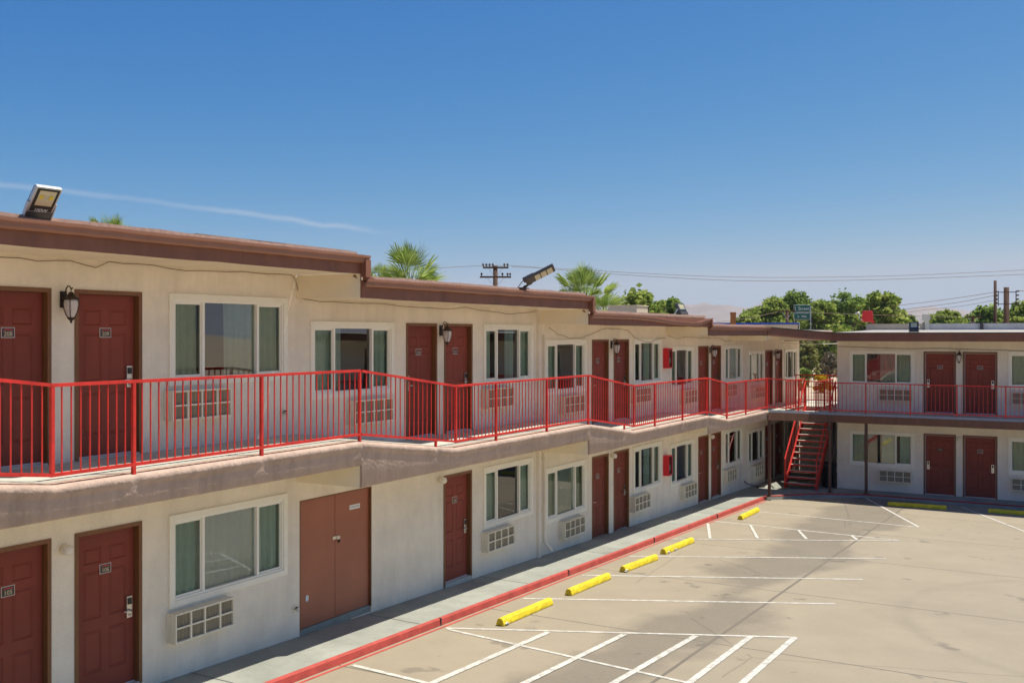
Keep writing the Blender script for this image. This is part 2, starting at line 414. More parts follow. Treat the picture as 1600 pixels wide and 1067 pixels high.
# red stripe painted on the gutter pan
b = MB()
o1 = offs(dense, .075); o2 = offs(dense, .125)
rr = [[(p.x, p.y, lot_z(p.y) + .004), (q.x, q.y, lot_z(q.y) + .004)] for p, q in zip(o1, o2) if p.y < 33.4]
b.sweep([r[::-1] for r in rr], 'kerbred')
b.build('red_gutter_stripe', kind='structure')

# parking lines
b = MB()
def stripe(p, q, w=.10, lift=.005):
    A = on_lot(*p); B = on_lot(*q); d = (B - A); d.z = 0; d.normalize(); nrm = Vector((-d.y, d.x, 0)) * (w / 2)
    k = max(1, int((B - A).length / 1.0)); rings = []
    for i in range(k + 1):
        c = A.lerp(B, i / k)
        rings.append([(c.x + nrm.x, c.y + nrm.y, lot_z(c.y + nrm.y) + lift), (c.x - nrm.x, c.y - nrm.y, lot_z(c.y - nrm.y) + lift)])
    b.sweep([r[::-1] for r in rings], 'white')
LINES = [((817, 934.5), (1305, 943), .10), ((909, 898.5), (1348, 905), .10), ((983, 869), (1384, 872.5), .10), ((1048, 842), (1405, 845), .10),
         ((1116, 814), (1404, 844), .10), ((1160, 797), (1436, 823.5), .10), ((1353, 778), (1435, 823), .10), ((1502, 792), (1600, 830), .10), ((1600, 830), (1690, 865), .10),
         ((697, 981), (1244, 995.5), .10), ((700, 983), (1180, 1090), .10), ((551, 1039), (700, 1075), .12)]
HATCH = [((1106, 818), (1109.5, 841.5)), ((1172, 820), (1184, 841.5)), ((1247, 828), (1260, 842)), ((1331, 837), (1339, 843.5)),
         ((856, 988), (655, 1076)), ((976, 991), (800, 1077)), ((1087, 993.5), (940, 1078)), ((1173, 994.5), (1062, 1078)), ((1242, 996), (1148, 1078))]
for i, (p, q, w) in enumerate(LINES): stripe(p, q, w * .74, .004 + .0012 * (i % 4))
for i, (p, q) in enumerate(HATCH): stripe(p, q, .105 if i > 3 else .075, .010 + .001 * (i % 2))
b.build('parking_lines', kind='structure')

# hills far off
b = MB()
def ridge(pts, Z, depth, name):
    rows = []
    top = [at_depth(x, y, Z) for x, y in pts]
    for k in range(9):
        t = k / 8; row = []
        for i, p in enumerate(top):
            d = Vector((p.x, p.y, 0)).normalized()
            base = -6.0
            z = base + (p.z - base) * (math.sin(t * PI / 2) ** 1.2) + random.uniform(-1, 1) * (p.z - base) * .10 * (1 if 0 < k < 8 else 0)
            row.append(Vector((p.x, p.y, 0)) - d * depth * (1 - t) + Vector((0, 0, z)))
        rows.append(row)
    for i in range(1, 5):
        t = i / 4; row = []
        for p in top:
            d = Vector((p.x, p.y, 0)).normalized(); row.append(Vector((p.x, p.y, 0)) + d * depth * t + Vector((0, 0, -6 + (p.z + 6) * (1 - t))))
        rows.append(row)
    n = len(top); vs = [v for r in rows for v in r]
    b.add(vs, [(j * n + i, j * n + i + 1, (j + 1) * n + i + 1, (j + 1) * n + i) for j in range(len(rows) - 1) for i in range(n - 1)], name, True)
pts = []
prof = [(-300, 500), (200, 492), (560, 486), (700, 480), (820, 478), (950, 476.5), (1060, 475.5), (1100, 477), (1140, 479.5), (1170, 481), (1192, 474), (1215, 480), (1280, 488), (1400, 487), (1455, 478), (1480, 484), (1600, 492), (2000, 498), (2600, 505)]
for i in range(len(prof) - 1):
    (x0, y0), (x1, y1) = prof[i], prof[i + 1]; k = max(2, int((x1 - x0) / 14))
    for j in range(k): pts.append((x0 + (x1 - x0) * j / k, y0 + (y1 - y0) * j / k + random.uniform(-.2, .2)))
ridge(pts, 5200, 900, 'hills')
b.build('hills', kind='structure')
# pale road beyond the breezeway
b = MB()
M['road'] = mat('road', (.40, .35, .27), .95, .12, .2)
b.quad((-200, 78, gz(60) + .008), (200, 78, gz(60) + .008), (200, 92, gz(60) + .008), (-200, 92, gz(60) + .008), 'road')
b.build('road', kind='structure')

# ================================================================= WALL-MOUNTED PIECES (local: x along the wall, -y out of the wall, z up)
LEFT = PI / 2
def wpos(wing, s, z, out=0.0):
    return Vector((XW + out, s, z)) if wing == 'L' else Vector((s, YW - out, z))
def wrot(wing): return LEFT if wing == 'L' else 0.0

BLD = {}
def make_building(key, loc, label):
    BLD[key] = empty('motel_building', loc, 0, label, 'motel'); return BLD[key]
LW = make_building('L', (-14, 20, -5), 'long two storey cream motel wing stepping downhill with brown roof edges')
RW = make_building('R', (0, 40, -5.5), 'level two storey motel wing closing off the far end of the car park')
def bpart(mb, name, key, **k):      # world-space mesh as a building part
    p = BLD[key]; o = mb.build(name, parent=p, origin=p.location, **k); return o
def child_at(o, key, wing, s, z, out=0.0):
    o.parent = BLD[key]; o.location = wpos(wing, s, z, out) - BLD[key].location; o.rotation_euler = (0, 0, wrot(wing))

# --- door: opening x from 0..w, z from 0..h ; leaf set back
DW, DH = 0.98, 2.08
OPEN = {'L': [], 'R': []}
def panel(mb, x0, x1, z0, z1, y, nm):
    g, r2 = .016, .034
    def rect(d, yy): return [(x0 + d, yy, z0 + d), (x1 - d, yy, z0 + d), (x1 - d, yy, z1 - d), (x0 + d, yy, z1 - d)]
    rs = [rect(0, y), rect(g, y + .013), rect(g + .006, y + .013), rect(r2 + .012, y + .002)]
    for a, c in zip(rs[:-1], rs[1:]):
        for i in range(4):
            j = (i + 1) % 4; mb.add([a[i], a[j], c[j], c[i]], [(0, 1, 2, 3)], nm)
    mb.add(rs[-1], [(0, 1, 2, 3)], nm)
DOOR_CACHE = {}
def door_meshes(handle, w, strip):
    key = (handle, round(w, 2), strip)
    if key in DOOR_CACHE: return DOOR_CACHE[key]
    ft = .052; yl = .075                       # leaf face depth behind wall plane
    lf = MB(); x0, x1, z0, z1 = ft + .008, w - ft - .008, .035, DH - ft - .006
    W = x1 - x0; H = z1 - z0
    cols = [(.13 * W, .44 * W), (.56 * W, .87 * W)]
    rows = [(.125 * H, .395 * H), (.465 * H, .765 * H), (.81 * H, .915 * H)]
    xsn = [0, cols[0][0], cols[0][1], cols[1][0], cols[1][1], W]; zsn = [0] + [q for r_ in rows for q in r_] + [H]
    for i in range(5):
        for j in range(7):
            a0, a1, c0, c1 = x0 + xsn[i], x0 + xsn[i + 1], z0 + zsn[j], z0 + zsn[j + 1]
            if i in (1, 3) and j in (1, 3, 5): panel(lf, a0, a1, c0, c1, yl, 'door')
            else: lf.quad((a0, yl, c0), (a1, yl, c0), (a1, yl, c1), (a0, yl, c1), 'door')
    lf.box(x0, x1, yl + .014, yl + .045, z0, z1, 'door')
    for (a, c) in ((x0, x0 + .0005), (x1 - .0005, x1)): lf.box(a, c, yl, yl + .014, z0, z1, 'door')
    fr = MB()
    for (a, c, d, e) in ((0, ft, 0, DH), (w - ft, w, 0, DH), (ft, w - ft, DH - ft, DH)):
        fr.box(a, c, -.012, .115, d, e, 'frame')
    for (a, c, d, e) in ((ft, ft + .018, .03, DH - ft), (w - ft - .018, w - ft, .03, DH - ft), (ft + .018, w - ft - .018, DH - ft - .018, DH - ft)):
        fr.box(a, c, yl + .016, .112, d, e, 'frame')
    st = None
    if strip:
        st = MB()
        for (a, c, d, e) in ((ft, ft + .013, .03, DH - ft), (w - ft - .013, w - ft, .03, DH - ft), (ft + .013, w - ft - .013, DH - ft - .013, DH - ft)):
            st.box(a, c, yl - .02, yl - .002, d, e, 'weather')
    th = MB(); th.box(ft, w - ft, -.02, .115, -.12, .022, 'deck'); th.box(x0, x1, yl - .012, yl + .05, .022, .034, 'weather')
    hd = MB(); hx = x1 - .085 if handle == 'R' else x0 + .085
    hd.box(hx - .042, hx + .042, yl - .022, yl, .86, 1.13, 'steel')
    hd.box(hx - .026, hx + .026, yl - .036, yl - .022, 1.03, 1.11, 'black')
    sg = -1 if handle == 'R' else 1
    hd.tube([(hx, yl - .02, .955), (hx, yl - .062, .955)], .013, 8, 'steel')
    hd.tube([(hx, yl - .060, .955), (hx + sg * .05, yl - .064, .957), (hx + sg * .115, yl - .060, .952)], .010, 8, 'steel')
    hd.tube([(hx, yl - .022, .895), (hx, yl - .034, .895)], .014, 8, 'steel')
    DOOR_CACHE[key] = (lf, fr, st, th, hd, yl)
    return DOOR_CACHE[key]
MESHC = {}
def inst(mb, name, parent, key=None):
    if key and key in MESHC:
        o = bpy.data.objects.new(name, MESHC[key]); C.objects.link(o); o.parent = parent; return o
    o = mb.build(name, parent=parent)
    if key: MESHC[key] = o.data
    return o
def door(wing, s0, s1, zf, handle, number, strip=False, framed_plate=True):
    w = s1 - s0; lf, fr, st, th, hd, yl = door_meshes(handle, w, strip)
    k = (handle, round(w, 2), strip)
    d = inst(lf, 'door', None, ('leaf',) + k); child_at(d, wing, wing, s0, zf)
    if number in ('208', '209', '105', '106'): d['label'] = 'brick red six panel door numbered ' + number
    inst(fr, 'door_frame', d, ('frame',) + k); inst(th, 'threshold', d, ('th',) + k)
    if st: inst(st, 'weather_strip', d, ('st',) + k)
    inst(hd, 'door_handle', d, ('hd',) + k)
    cx = w / 2; zc = 1.555; y = yl - .004
    pl = MB(); pl.box(cx - .085, cx + .085, y, yl, zc - .06, zc + .06, 'plateedge' if framed_plate else 'plate')
    pl.box(cx - .077, cx + .077, y - .002, y, zc - .052, zc + .052, 'plate')
    vs = [(cx - .06, y - .0035, zc + .026), (cx - .02, y - .0035, zc + .043), (cx + .062, y - .0035, zc + .030), (cx + .062, y - .0035, zc + .022), (cx - .02, y - .0035, zc + .033), (cx - .06, y - .0035, zc + .020)]
    pl.add(vs, [(0, 5, 4, 1), (1, 4, 3, 2)], 'signred')
    po = pl.build('number_plate', parent=d)
    t = text(number, .072, 'door_number', 'gold', d, (cx, y - .003, zc - .017), depth=.0008)
    OPEN[wing].append((s0, s1, zf - .12, zf + DH))
    return d

# --- window
def window(wing, s0, s1, ztop, h=1.24, mode=0, seed=0, lit=1.0, split=(.25, .75)):
    rnd = random.Random(seed); w = s1 - s0; z0 = 0; tr = .085
    t = MB()
    for (a, c, d, e) in ((0, tr, 0, h), (w - tr, w, 0, h), (tr, w - tr, h - tr, h), (tr, w - tr, 0, tr)):
        t.box(a, c, -.028, .06, d, e, 'trim')
    win = t.build('window', bevel=.004); child_at(win, wing, wing, s0, ztop - h)
    f = MB(); a, c, d, e = tr, w - tr, tr, h - tr; q = .028
    for (p0, p1, r0, r1) in ((a, a + q, d, e), (c - q, c, d, e), (a + q, c - q, e - q, e), (a + q, c - q, d, d + q)):
        f.box(p0, p1, -.006, .075, r0, r1, 'vinyl')
    m1 = a + (c - a) * split[0]; m2 = a + (c - a) * split[1]
    for mx in (m1, m2): f.box(mx - .022, mx + .022, -.002, .06, d + q, e - q, 'vinyl')
    # inner sash rails of the sliders at both sides
    for (p0, p1) in ((a + q, m1 - .022), (m2 + .022, c - q)):
        f.box(p0, p1, .020, .05, d + q, d + q + .03, 'vinyl'); f.box(p0, p1, .020, .05, e - q - .03, e - q, 'vinyl')
        f.box(p1 - .018, p1, .020, .05, d + q + .03, e - q - .03, 'vinyl')
    f.build('window_frame', parent=win)
    for i, (p0, p1, yy, mm) in enumerate(((a + q, m1 - .022, .034, 'screen'), (m1 + .022, m2 - .022, .052, 'glass'), (m2 + .022, c - q, .034, 'screen'))):
        g = MB(); g.quad((p0, yy, d + q), (p1, yy, d + q), (p1, yy, e - q), (p0, yy, e - q), mm); g.build('pane', parent=win)
    def drape(x0, x1, y, m_, taper=0):
        cu = MB(); k = max(8, int((x1 - x0) / .014)); top = []; bot = []; ph = rnd.uniform(0, 6)
        for i in range(k + 1):
            x = x0 + (x1 - x0) * i / k
            o = .022 * math.sin(x * 52 + ph) + .012 * math.sin(x * 23 + ph * 2)
            top.append((x, y + o * .6, e - .005)); xx = x + (taper * (1 - i / k))
            bot.append((xx, y + o, d - .25))
        cu.sweep([top, bot], m_, smooth=True); return cu.build('curtain', parent=win)
    col = rnd.choice(('curtain', 'curtainteal', 'curtainolive'))
    W_ = c - a
    if mode == 0:   # open centre, drawn at the right
        drape(a - .05, a + W_ * .235, .11, col); drape(a + W_ * (.46 + rnd.uniform(-.04, .06)), c + .05, .11, col, .02)
    elif mode == 1: # fully drawn
        drape(a - .05, a + W_ * .5, .11, col); drape(a + W_ * .49, c + .05, .13, col)
    elif mode == 2: # pale sheer drawn
        drape(a - .05, c + .05, .13, 'sheer'); drape(a - .05, a + W_ * .20, .09, col); drape(a + W_ * .80, c + .05, .09, col)
    elif mode == 3: # drawn only at the left
        drape(a - .05, a + W_ * (.36 + rnd.uniform(-.06, .05)), .11, col); drape(c - W_ * .17, c + .05, .11, col)
    elif mode == 4: # centre curtain strip
        drape(a - .05, a + W_ * .2, .11, col); drape(a + W_ * .5, a + W_ * .72, .11, col); drape(c - W_ * .2, c + .05, .11, col)
    bk = MB(); bk.box(a - .08, c + .08, 1.2, 1.25, d - .5, e + .1, 'room'); bk.box(a - .1, a - .08, .1, 1.2, d - .5, e + .1, 'room'); bk.box(c + .08, c + .1, .1, 1.2, d - .5, e + .1, 'room')
    bk.box(a - .08, c + .08, .1, 1.2, e + .1, e + .12, 'room'); bk.box(a - .08, c + .08, .1, 1.2, d - .52, d - .5, 'room')
    bk.build('room_interior', parent=win)
    OPEN[wing].append((s0 + .03, s1 - .03, ztop - h + .03, ztop - .03))
    return win

# ----------------------------------------------------------------- doors and windows
DU = [(0, 6.77, 7.77, 'L', '208'), (0, 8.09, 9.09, 'R', '209'), (1, 14.90, 15.88, 'L', '210'), (1, 16.12, 17.12, 'R', '211'),
      (2, 22.60, 23.57, 'L', '212'), (2, 23.88, 24.85, 'R', '213'), (3, 30.20, 31.15, 'L', '214'), (3, 31.40, 32.36, 'R', '215'),
      (4, 37.45, 38.45, 'L', '216'), (4, 38.78, 39.78, 'R', '217')]
for u, a, c, hd, nb in DU: door('L', a, c, FU[u], hd, nb)
DLW = [(0, 6.77, 7.77, 'L', '105'), (0, 8.09, 9.09, 'R', '106'), (1, 16.10, 17.10, 'R', '107'),
       (2, 22.60, 23.57, 'L', '108'), (2, 23.88, 24.85, 'R', '109'), (3, 30.20, 31.15, 'L', '110'), (3, 31.40, 32.36, 'R', '111'),
       (4, 37.45, 38.45, 'L', '112'), (4, 38.78, 39.78, 'R', '113')]
for u, a, c, hd, nb in DLW: door('L', a, c, FL[u], hd, nb)
WU = [(0, 9.53, 11.81, 0), (1, 12.34, 14.52, 3), (1, 17.53, 19.58, 4), (2, 20.18, 22.26, 3), (2, 25.12, 27.13, 4), (3, 27.80, 29.80, 3), (3, 32.70, 34.65, 1), (4, 35.30, 37.30, 1), (4, 40.1, 42.0, 1)]
for i, (u, a, c, md) in enumerate(WU): window('L', a, c, FU[u] + 2.085, 1.24, md, 10 + i)
WL_ = [(0, 9.53, 11.81, 2), (1, 17.53, 19.58, 3), (2, 20.18, 22.26, 1), (2, 25.12, 27.13, 4), (3, 27.80, 29.80, 3), (3, 32.70, 34.65, 3), (4, 35.30, 37.30, 3), (4, 40.1, 42.0, 1)]
for i, (u, a, c, md) in enumerate(WL_): window('L', a, c, FL[u] + 2.075, 1.24, md, 40 + i)

# double utility door, flush slab leaves
ud = MB(); u0, u1, uz, uh = 12.10, 13.90, -4.60, 2.03
for x0, x1 in ((.02, .895), (.905, u1 - u0 - .02)): ud.box(x0, x1, .045, .085, .02, uh - .02, 'utildoor')
udo = ud.build('double_door', bevel=.003); child_at(udo, 'L', 'L', u0, uz); udo['label'] = 'plain brown double utility door with a hasp'
q = MB(); w_ = u1 - u0
for (a, c, d, e) in ((0, .018, 0, uh), (w_ - .018, w_, 0, uh), (.018, w_ - .018, uh - .018, uh)): q.box(a, c, -.004, .10, d, e, 'frame')
q.box(.018, w_ - .018, .03, .11, -.1, .012, 'walk'); q.build('door_frame', parent=udo)
q = MB()
q.box(.83, .96, .034, .045, 1.28, 1.33, 'steel'); q.box(.93, 1.0, .022, .034, 1.27, 1.325, 'steel'); q.tube([(.985, .03, 1.27), (.985, .03, 1.22)], .018, 8, 'iron')
q.build('hasp', parent=udo)
q = MB(); q.box(1.27, 1.54, .0415, .045, 1.70, 1.775, 'signwhite'); so = q.build('door_sign', parent=udo)
text('STORE ROOM', .038, 'sign_text', 'black', udo, (1.405, .041, 1.738), depth=.0005)
q = MB(); q.lathe([(.034, 0), (.04, .004), (.018, .008), (.018, .004)], 12, 'signwhite'); o = q.build('lock_patch', parent=udo); o.location = (.22, .045, .47); o.rotation_euler = (PI / 2, 0, 0); o.scale = (1, 1.5, 1)
q = MB()
for zz in (.2, 1.0, 1.8): q.tube([(w_ - .012, .035, zz - .05), (w_ - .012, .035, zz + .05)], .014, 8, 'frame')
q.build('hinge', parent=udo)
OPEN['L'].append((u0, u1, uz - .1, uz + uh))

# far wing doors and windows
RX = [-7.68, -0.16]                       # two room pairs (second partly out of frame)
FR, FRL = FU[4], -5.43
for i, (x0, na, nb_, la, lb) in enumerate(((-7.68, '218', '219', '114', '115'), (2.95, '220', '221', '116', '117'))):
    door('R', x0 + 2.45, x0 + 3.47, FR, 'L', na, True); door('R', x0 + 3.68, x0 + 4.73, FR, 'R', nb_, True)
    door('R', x0 + 2.45, x0 + 3.47, FRL, 'L', la, True, False); door('R', x0 + 3.68, x0 + 4.73, FRL, 'R', lb, True)
    window('R', x0, x0 + 2.16, FR + 2.10, 1.22, 0 if i == 0 else 1, 70 + i, split=(.24, .74)); window('R', x0, x0 + 2.16, FRL + 2.08, 1.22, 4, 80 + i, split=(.24, .74))
    if i == 0:
        window('R', x0 + 5.05, x0 + 7.2, FR + 2.10, 1.22, 1, 74); window('R', x0 + 5.05, x0 + 7.2, FRL + 2.08, 1.22, 1, 84)

# ----------------------------------------------------------------- walls with openings
def facade(mb, wing, s0, s1, z0, zt, ops, nm):
    """zt(s) top; front face quads + reveals, cut round the openings"""
    cuts = sorted(set([s0, s1] + [v for o in ops for v in o[:2] if s0 < v < s1] + [v for v in STEP if wing == 'L' and s0 < v < s1]))
    P = (lambda s, z, d: (XW - d, s, z)) if wing == 'L' else (lambda s, z, d: (s, YW + d, z))
    for a, c in zip(cuts[:-1], cuts[1:]):
        mid = (a + c) / 2; top = zt(mid)
        os_ = sorted([o for o in ops if o[0] <= mid <= o[1]], key=lambda o: o[2])
        z = z0
        for o in os_ + [None]:
            zz = o[2] if o else top
            if zz > z + 1e-4:
                k = max(1, int((zz - z) / 3)); 
                mb.quad(P(a, z, 0), P(c, z, 0), P(c, zz, 0), P(a, zz, 0), nm)
            if o: z = o[3]
    D = .12
    for (a, c, d, e) in ops:
        if c < s0 or a > s1: continue
        mb.quad(P(a, d, 0), P(a, e, 0), P(a, e, D), P(a, d, D), nm); mb.quad(P(c, d, D), P(c, e, D), P(c, e, 0), P(c, d, 0), nm)
        mb.quad(P(a, e, 0), P(c, e, 0), P(c, e, D), P(a, e, D), nm); mb.quad(P(a, d, D), P(c, d, D), P(c, d, 0), P(a, d, 0), nm)
def lv(s):
    for i in range(4):
        if s < STEP[i + 1]: return i
    return 4
b = MB()
facade(b, 'L', -2.0, 42.4, -6.2, lambda s: SOF[lv(s)] + .35 + (.35 if s < 4.27 else 0), OPEN['L'], 'stucco')
b.quad((XW, 42.4, -6.2), (-17.8, 42.4, -6.2), (-17.8, 42.4, -.1), (XW, 42.4, -.1), 'stucco')
b.quad((-17.8, -2, -6.2), (-17.8, -2, 1.3), (-17.8, 42.4, 0.0), (-17.8, 42.4, -6.2), 'stucco')
b.quad((-17.8, -2, -6.2), (XW, -2, -6.2), (XW, -2, 1.3), (-17.8, -2, 1.3), 'stucco')
# vertical wall pilaster at the second step
b.box(XW, XW + .06, 19.78, 19.90, -6, .55, 'stucco')
bpart(b, 'wall', 'L')
b = MB()
facade(b, 'R', XB, 10.0, -6.3, lambda s: .0, OPEN['R'], 'stucco')
b.quad((XB, 43.4, -6.3), (XB, YW, -6.3), (XB, YW, 0.0), (XB, 43.4, 0.0), 'stucco')
b.quad((10, YW, -6.3), (10, 43.4, -6.3), (10, 43.4, 0), (10, YW, 0), 'stucco'); b.quad((10, 43.4, -6.3), (XB, 43.4, -6.3), (XB, 43.4, 0), (10, 43.4, 0), 'stucco')
b.box(XW + .005, XB - .005, 42.42, 42.55, -6.2, -2.992, 'stucco')      # wall closing the lower breezeway
bpart(b, 'wall', 'R')

# ----------------------------------------------------------------- roofs
XR = -18.2
def roof_piece(i, s0, s1, sof, gut):
    b = MB()
    b.box(XR, XE - .02, s0, s1 - .002, sof + .02, gut - .05, 'soffit')
    b.box(XR, XE - .13, s0 + .01, s1 + .03, gut - .05, gut + .035, 'membrane')
    ro = bpart(b, 'roof', 'L')
    b = MB(); k = max(2, int((s1 - s0) / .4)); rg = []
    for j in range(k + 1):
        y = s0 + .0 + (s1 + .03 - s0) * j / k; t = random.uniform(-.008, .008)
        rg.append([(XE - .16, y, gut + .03), (XE - .155, y, gut + .062 + t), (XE - .11, y, gut + .064 + t), (XE - .075, y, gut + .004)])
    b.sweep(rg, 'roofedge', closed=True); o = bpart(b, 'roof_edge', 'L')
    b = MB(); rg = []
    for j in range(k + 1):
        y = s0 + (s1 - .004 - s0) * j / k; t = random.uniform(-.006, .006)
        rg.append([(XE - .018, y, sof + t), (XE + .012, y, sof + t), (XE + .012 + t * .4, y, gut - .02), (XE - .018, y, gut - .02)])
    b.sweep(rg, 'fascia', closed=True); bpart(b, 'fascia', 'L')
    b = MB(); rg = []
    for j in range(k * 2 + 1):
        f = j / (k * 2); y = s0 + .02 + (s1 + .08 - s0 - .02) * f; t = random.uniform(-.004, .004)
        sag = 0
        if i == 2 and f > .3: sag = -.13 * (math.sin(min(1, max(0, (f - .3) / .54)) * PI / 2) ** 1.5) * (1 if f < .84 else max(0, (1 - f) / .16))
        zt = gut + t + sag
        rg.append([(XE + .013, y, zt - .11), (XE + .055, y, zt - .115), (XE + .085, y, zt - .09), (XE + .088, y, zt - .05), (XE + .112, y, zt - .035), (XE + .115, y, zt), (XE + .104, y, zt), (XE + .08, y, zt - .03), (XE + .035, y, zt - .075), (XE + .013, y, zt - .005)])
    b.sweep(rg, 'gutter', closed=True); bpart(b, 'gutter', 'L')
    if i >= 1:
        b = MB(); b.box(XW + .003, XE - .03, s0 + .003, s0 + .09, sof + .015, SOF[i - 1] + .018 if i > 0 else sof + .4, 'soffit'); bpart(b, 'step_panel', 'L')
    return ro
roof_piece(-1, -2.5, 4.27, SOF[0] + .36, GUT[0] + .35)
for i in range(4):
    s1 = STEP[i + 1] if i < 3 else 33.3
    roof_piece(i, STEP[i], s1, SOF[i], GUT[i])
# short downspout elbows where a higher gutter empties on to the next roof
for i in range(3):
    y = STEP[i + 1] + .03; g = GUT[i]
    b = MB(); b.bar((XE + .06, y, g - .06), (XE + .06, y, GUT[i + 1] + .02), .12, .10, 'fascia', up=(1, 0, 0)); b.bar((XE + .06, y - .03, GUT[i + 1] + .015), (XE + .06, y + .16, GUT[i + 1] - .02), .07, .06, 'fascia')
    bpart(b, 'downspout', 'L')
# white flashing peeling up at the first roof step
b = MB(); rg = []
for j in range(14):
    f = j / 13; y = 9.0 + 2.95 * f
    rg.append([(XE - .30, y, GUT[0] + .075 + .015 * math.sin(f * 9)), (XE - .14, y, GUT[0] + .07), (XE - .14, y, GUT[0] + .075), (XE - .30, y, GUT[0] + .082 + .015 * math.sin(f * 9))])
b.sweep(rg, 'membrane', closed=True); bpart(b, 'roof_flashing', 'L')

# far roof with the chamfered corner
T4, S4 = GUT[4] + .022, SOF[4] + .02
b = MB()
b.box(XR, XE - .02, 33.3, 42.8, S4 + .03, T4 + .09, 'soffit'); b.box(XR, XE - .02, 33.31, 42.8, T4 + .09, T4 + .12, 'membrane')
b.prism([(XE - .02, 33.3), (XE, 33.3), (-8.0, 35.95), (-8.0, 37.0), (-8.7, 37.0), (XE - .02, 35.6)][::1], [GUT[3] - .03, GUT[3] - .03, T4, T4, T4, T4], [SOF[3] + .02, SOF[3] + .02, S4, S4, S4, S4], 'membrane', 'soffit', 'soffit')
b.prism([(-8.0, 35.95), (11, 35.95), (11, 43.7), (-8.0, 43.7)], [T4, T4, .20, .20], [S4, S4, S4 + .1, S4 + .1], 'membrane', 'soffit', 'soffit')
bpart(b, 'roof', 'R')
b = MB(); b.box(XW + .003, XE - .03, 33.32, 33.42, S4 + .0, SOF[3] + .05, 'soffit'); bpart(b, 'step_panel', 'R')
b = MB()
def fas(p, q, z0, z1, y0, y1, nm, o0, o1):   # board hung on an edge p->q, outward offsets o0..o1 ; z low/high at each end
    p = Vector(p); q = Vector(q); t = (q - p).normalized(); nr = Vector((t.y, -t.x)); k = max(2, int((q - p).length / .5)); rg = []
    for j in range(k + 1):
        f = j / k; c = p.lerp(q, f); a = c + nr * o0; d = c + nr * o1; lo = z0 + (y0 - z0) * f; hi = z1 + (y1 - z1) * f; jt = random.uniform(-.004, .004)
        rg.append([(a.x, a.y, lo), (d.x, d.y, lo + jt), (d.x, d.y, hi), (a.x, a.y, hi)])
    b.sweep(rg, nm, closed=True)
fas((XE, 33.3), (-8.0, 35.95), SOF[3], GUT[3] - .02, SOF[4], GUT[4], 'fascia', .002, .03)
fas((-8.0, 35.95), (11, 35.95), SOF[4], GUT[4], SOF[4], GUT[4], 'fascia', .002, .03)
fas((-8.7, 37.0), (XE - .02, 35.6), SOF[4] - .0, GUT[4], SOF[4] + .0, GUT[4], 'fascia', .002, .03); fas((XE - .02, 35.6), (XE - .02, 42.8), SOF[4], GUT[4] + .08, SOF[4], GUT[4] + .08, 'fascia', .002, .03)
fas((-1.6, 35.95), (11, 35.95), SOF[4] - .03, SOF[4] - .002, SOF[4] - .03, SOF[4] - .002, 'fascia', .0, .028)
bpart(b, 'fascia', 'R')
b = MB()
fas((XE, 33.3), (-8.0, 35.95), GUT[3] - .018, GUT[3] + .012, GUT[4] + .002, GUT[4] + .03, 'black', -.04, .05)
fas((-8.0, 35.95), (11, 35.95), GUT[4] + .002, GUT[4] + .028, GUT[4] + .002, GUT[4] + .028, 'black', -.04, .045)
bpart(b, 'roof_edge', 'R')
b = MB(); xa = -8.35
for x0, x1, m_ in ((-8.3, -6.05, 'beige'), (-6.0, -4.0, 'concblock'), (-3.98, .6, 'concblock'), (.62, 5.0, 'concblock'), (5.02, 11, 'concblock')): b.box(x0, x1, 43.4, 43.6, .15, .44, m_)
for x in (-6.02, -3.99, .61): b.box(x - .06, x + .06, 43.3, 43.62, .15, .46, 'darkalu')
bpart(b, 'parapet', 'R')

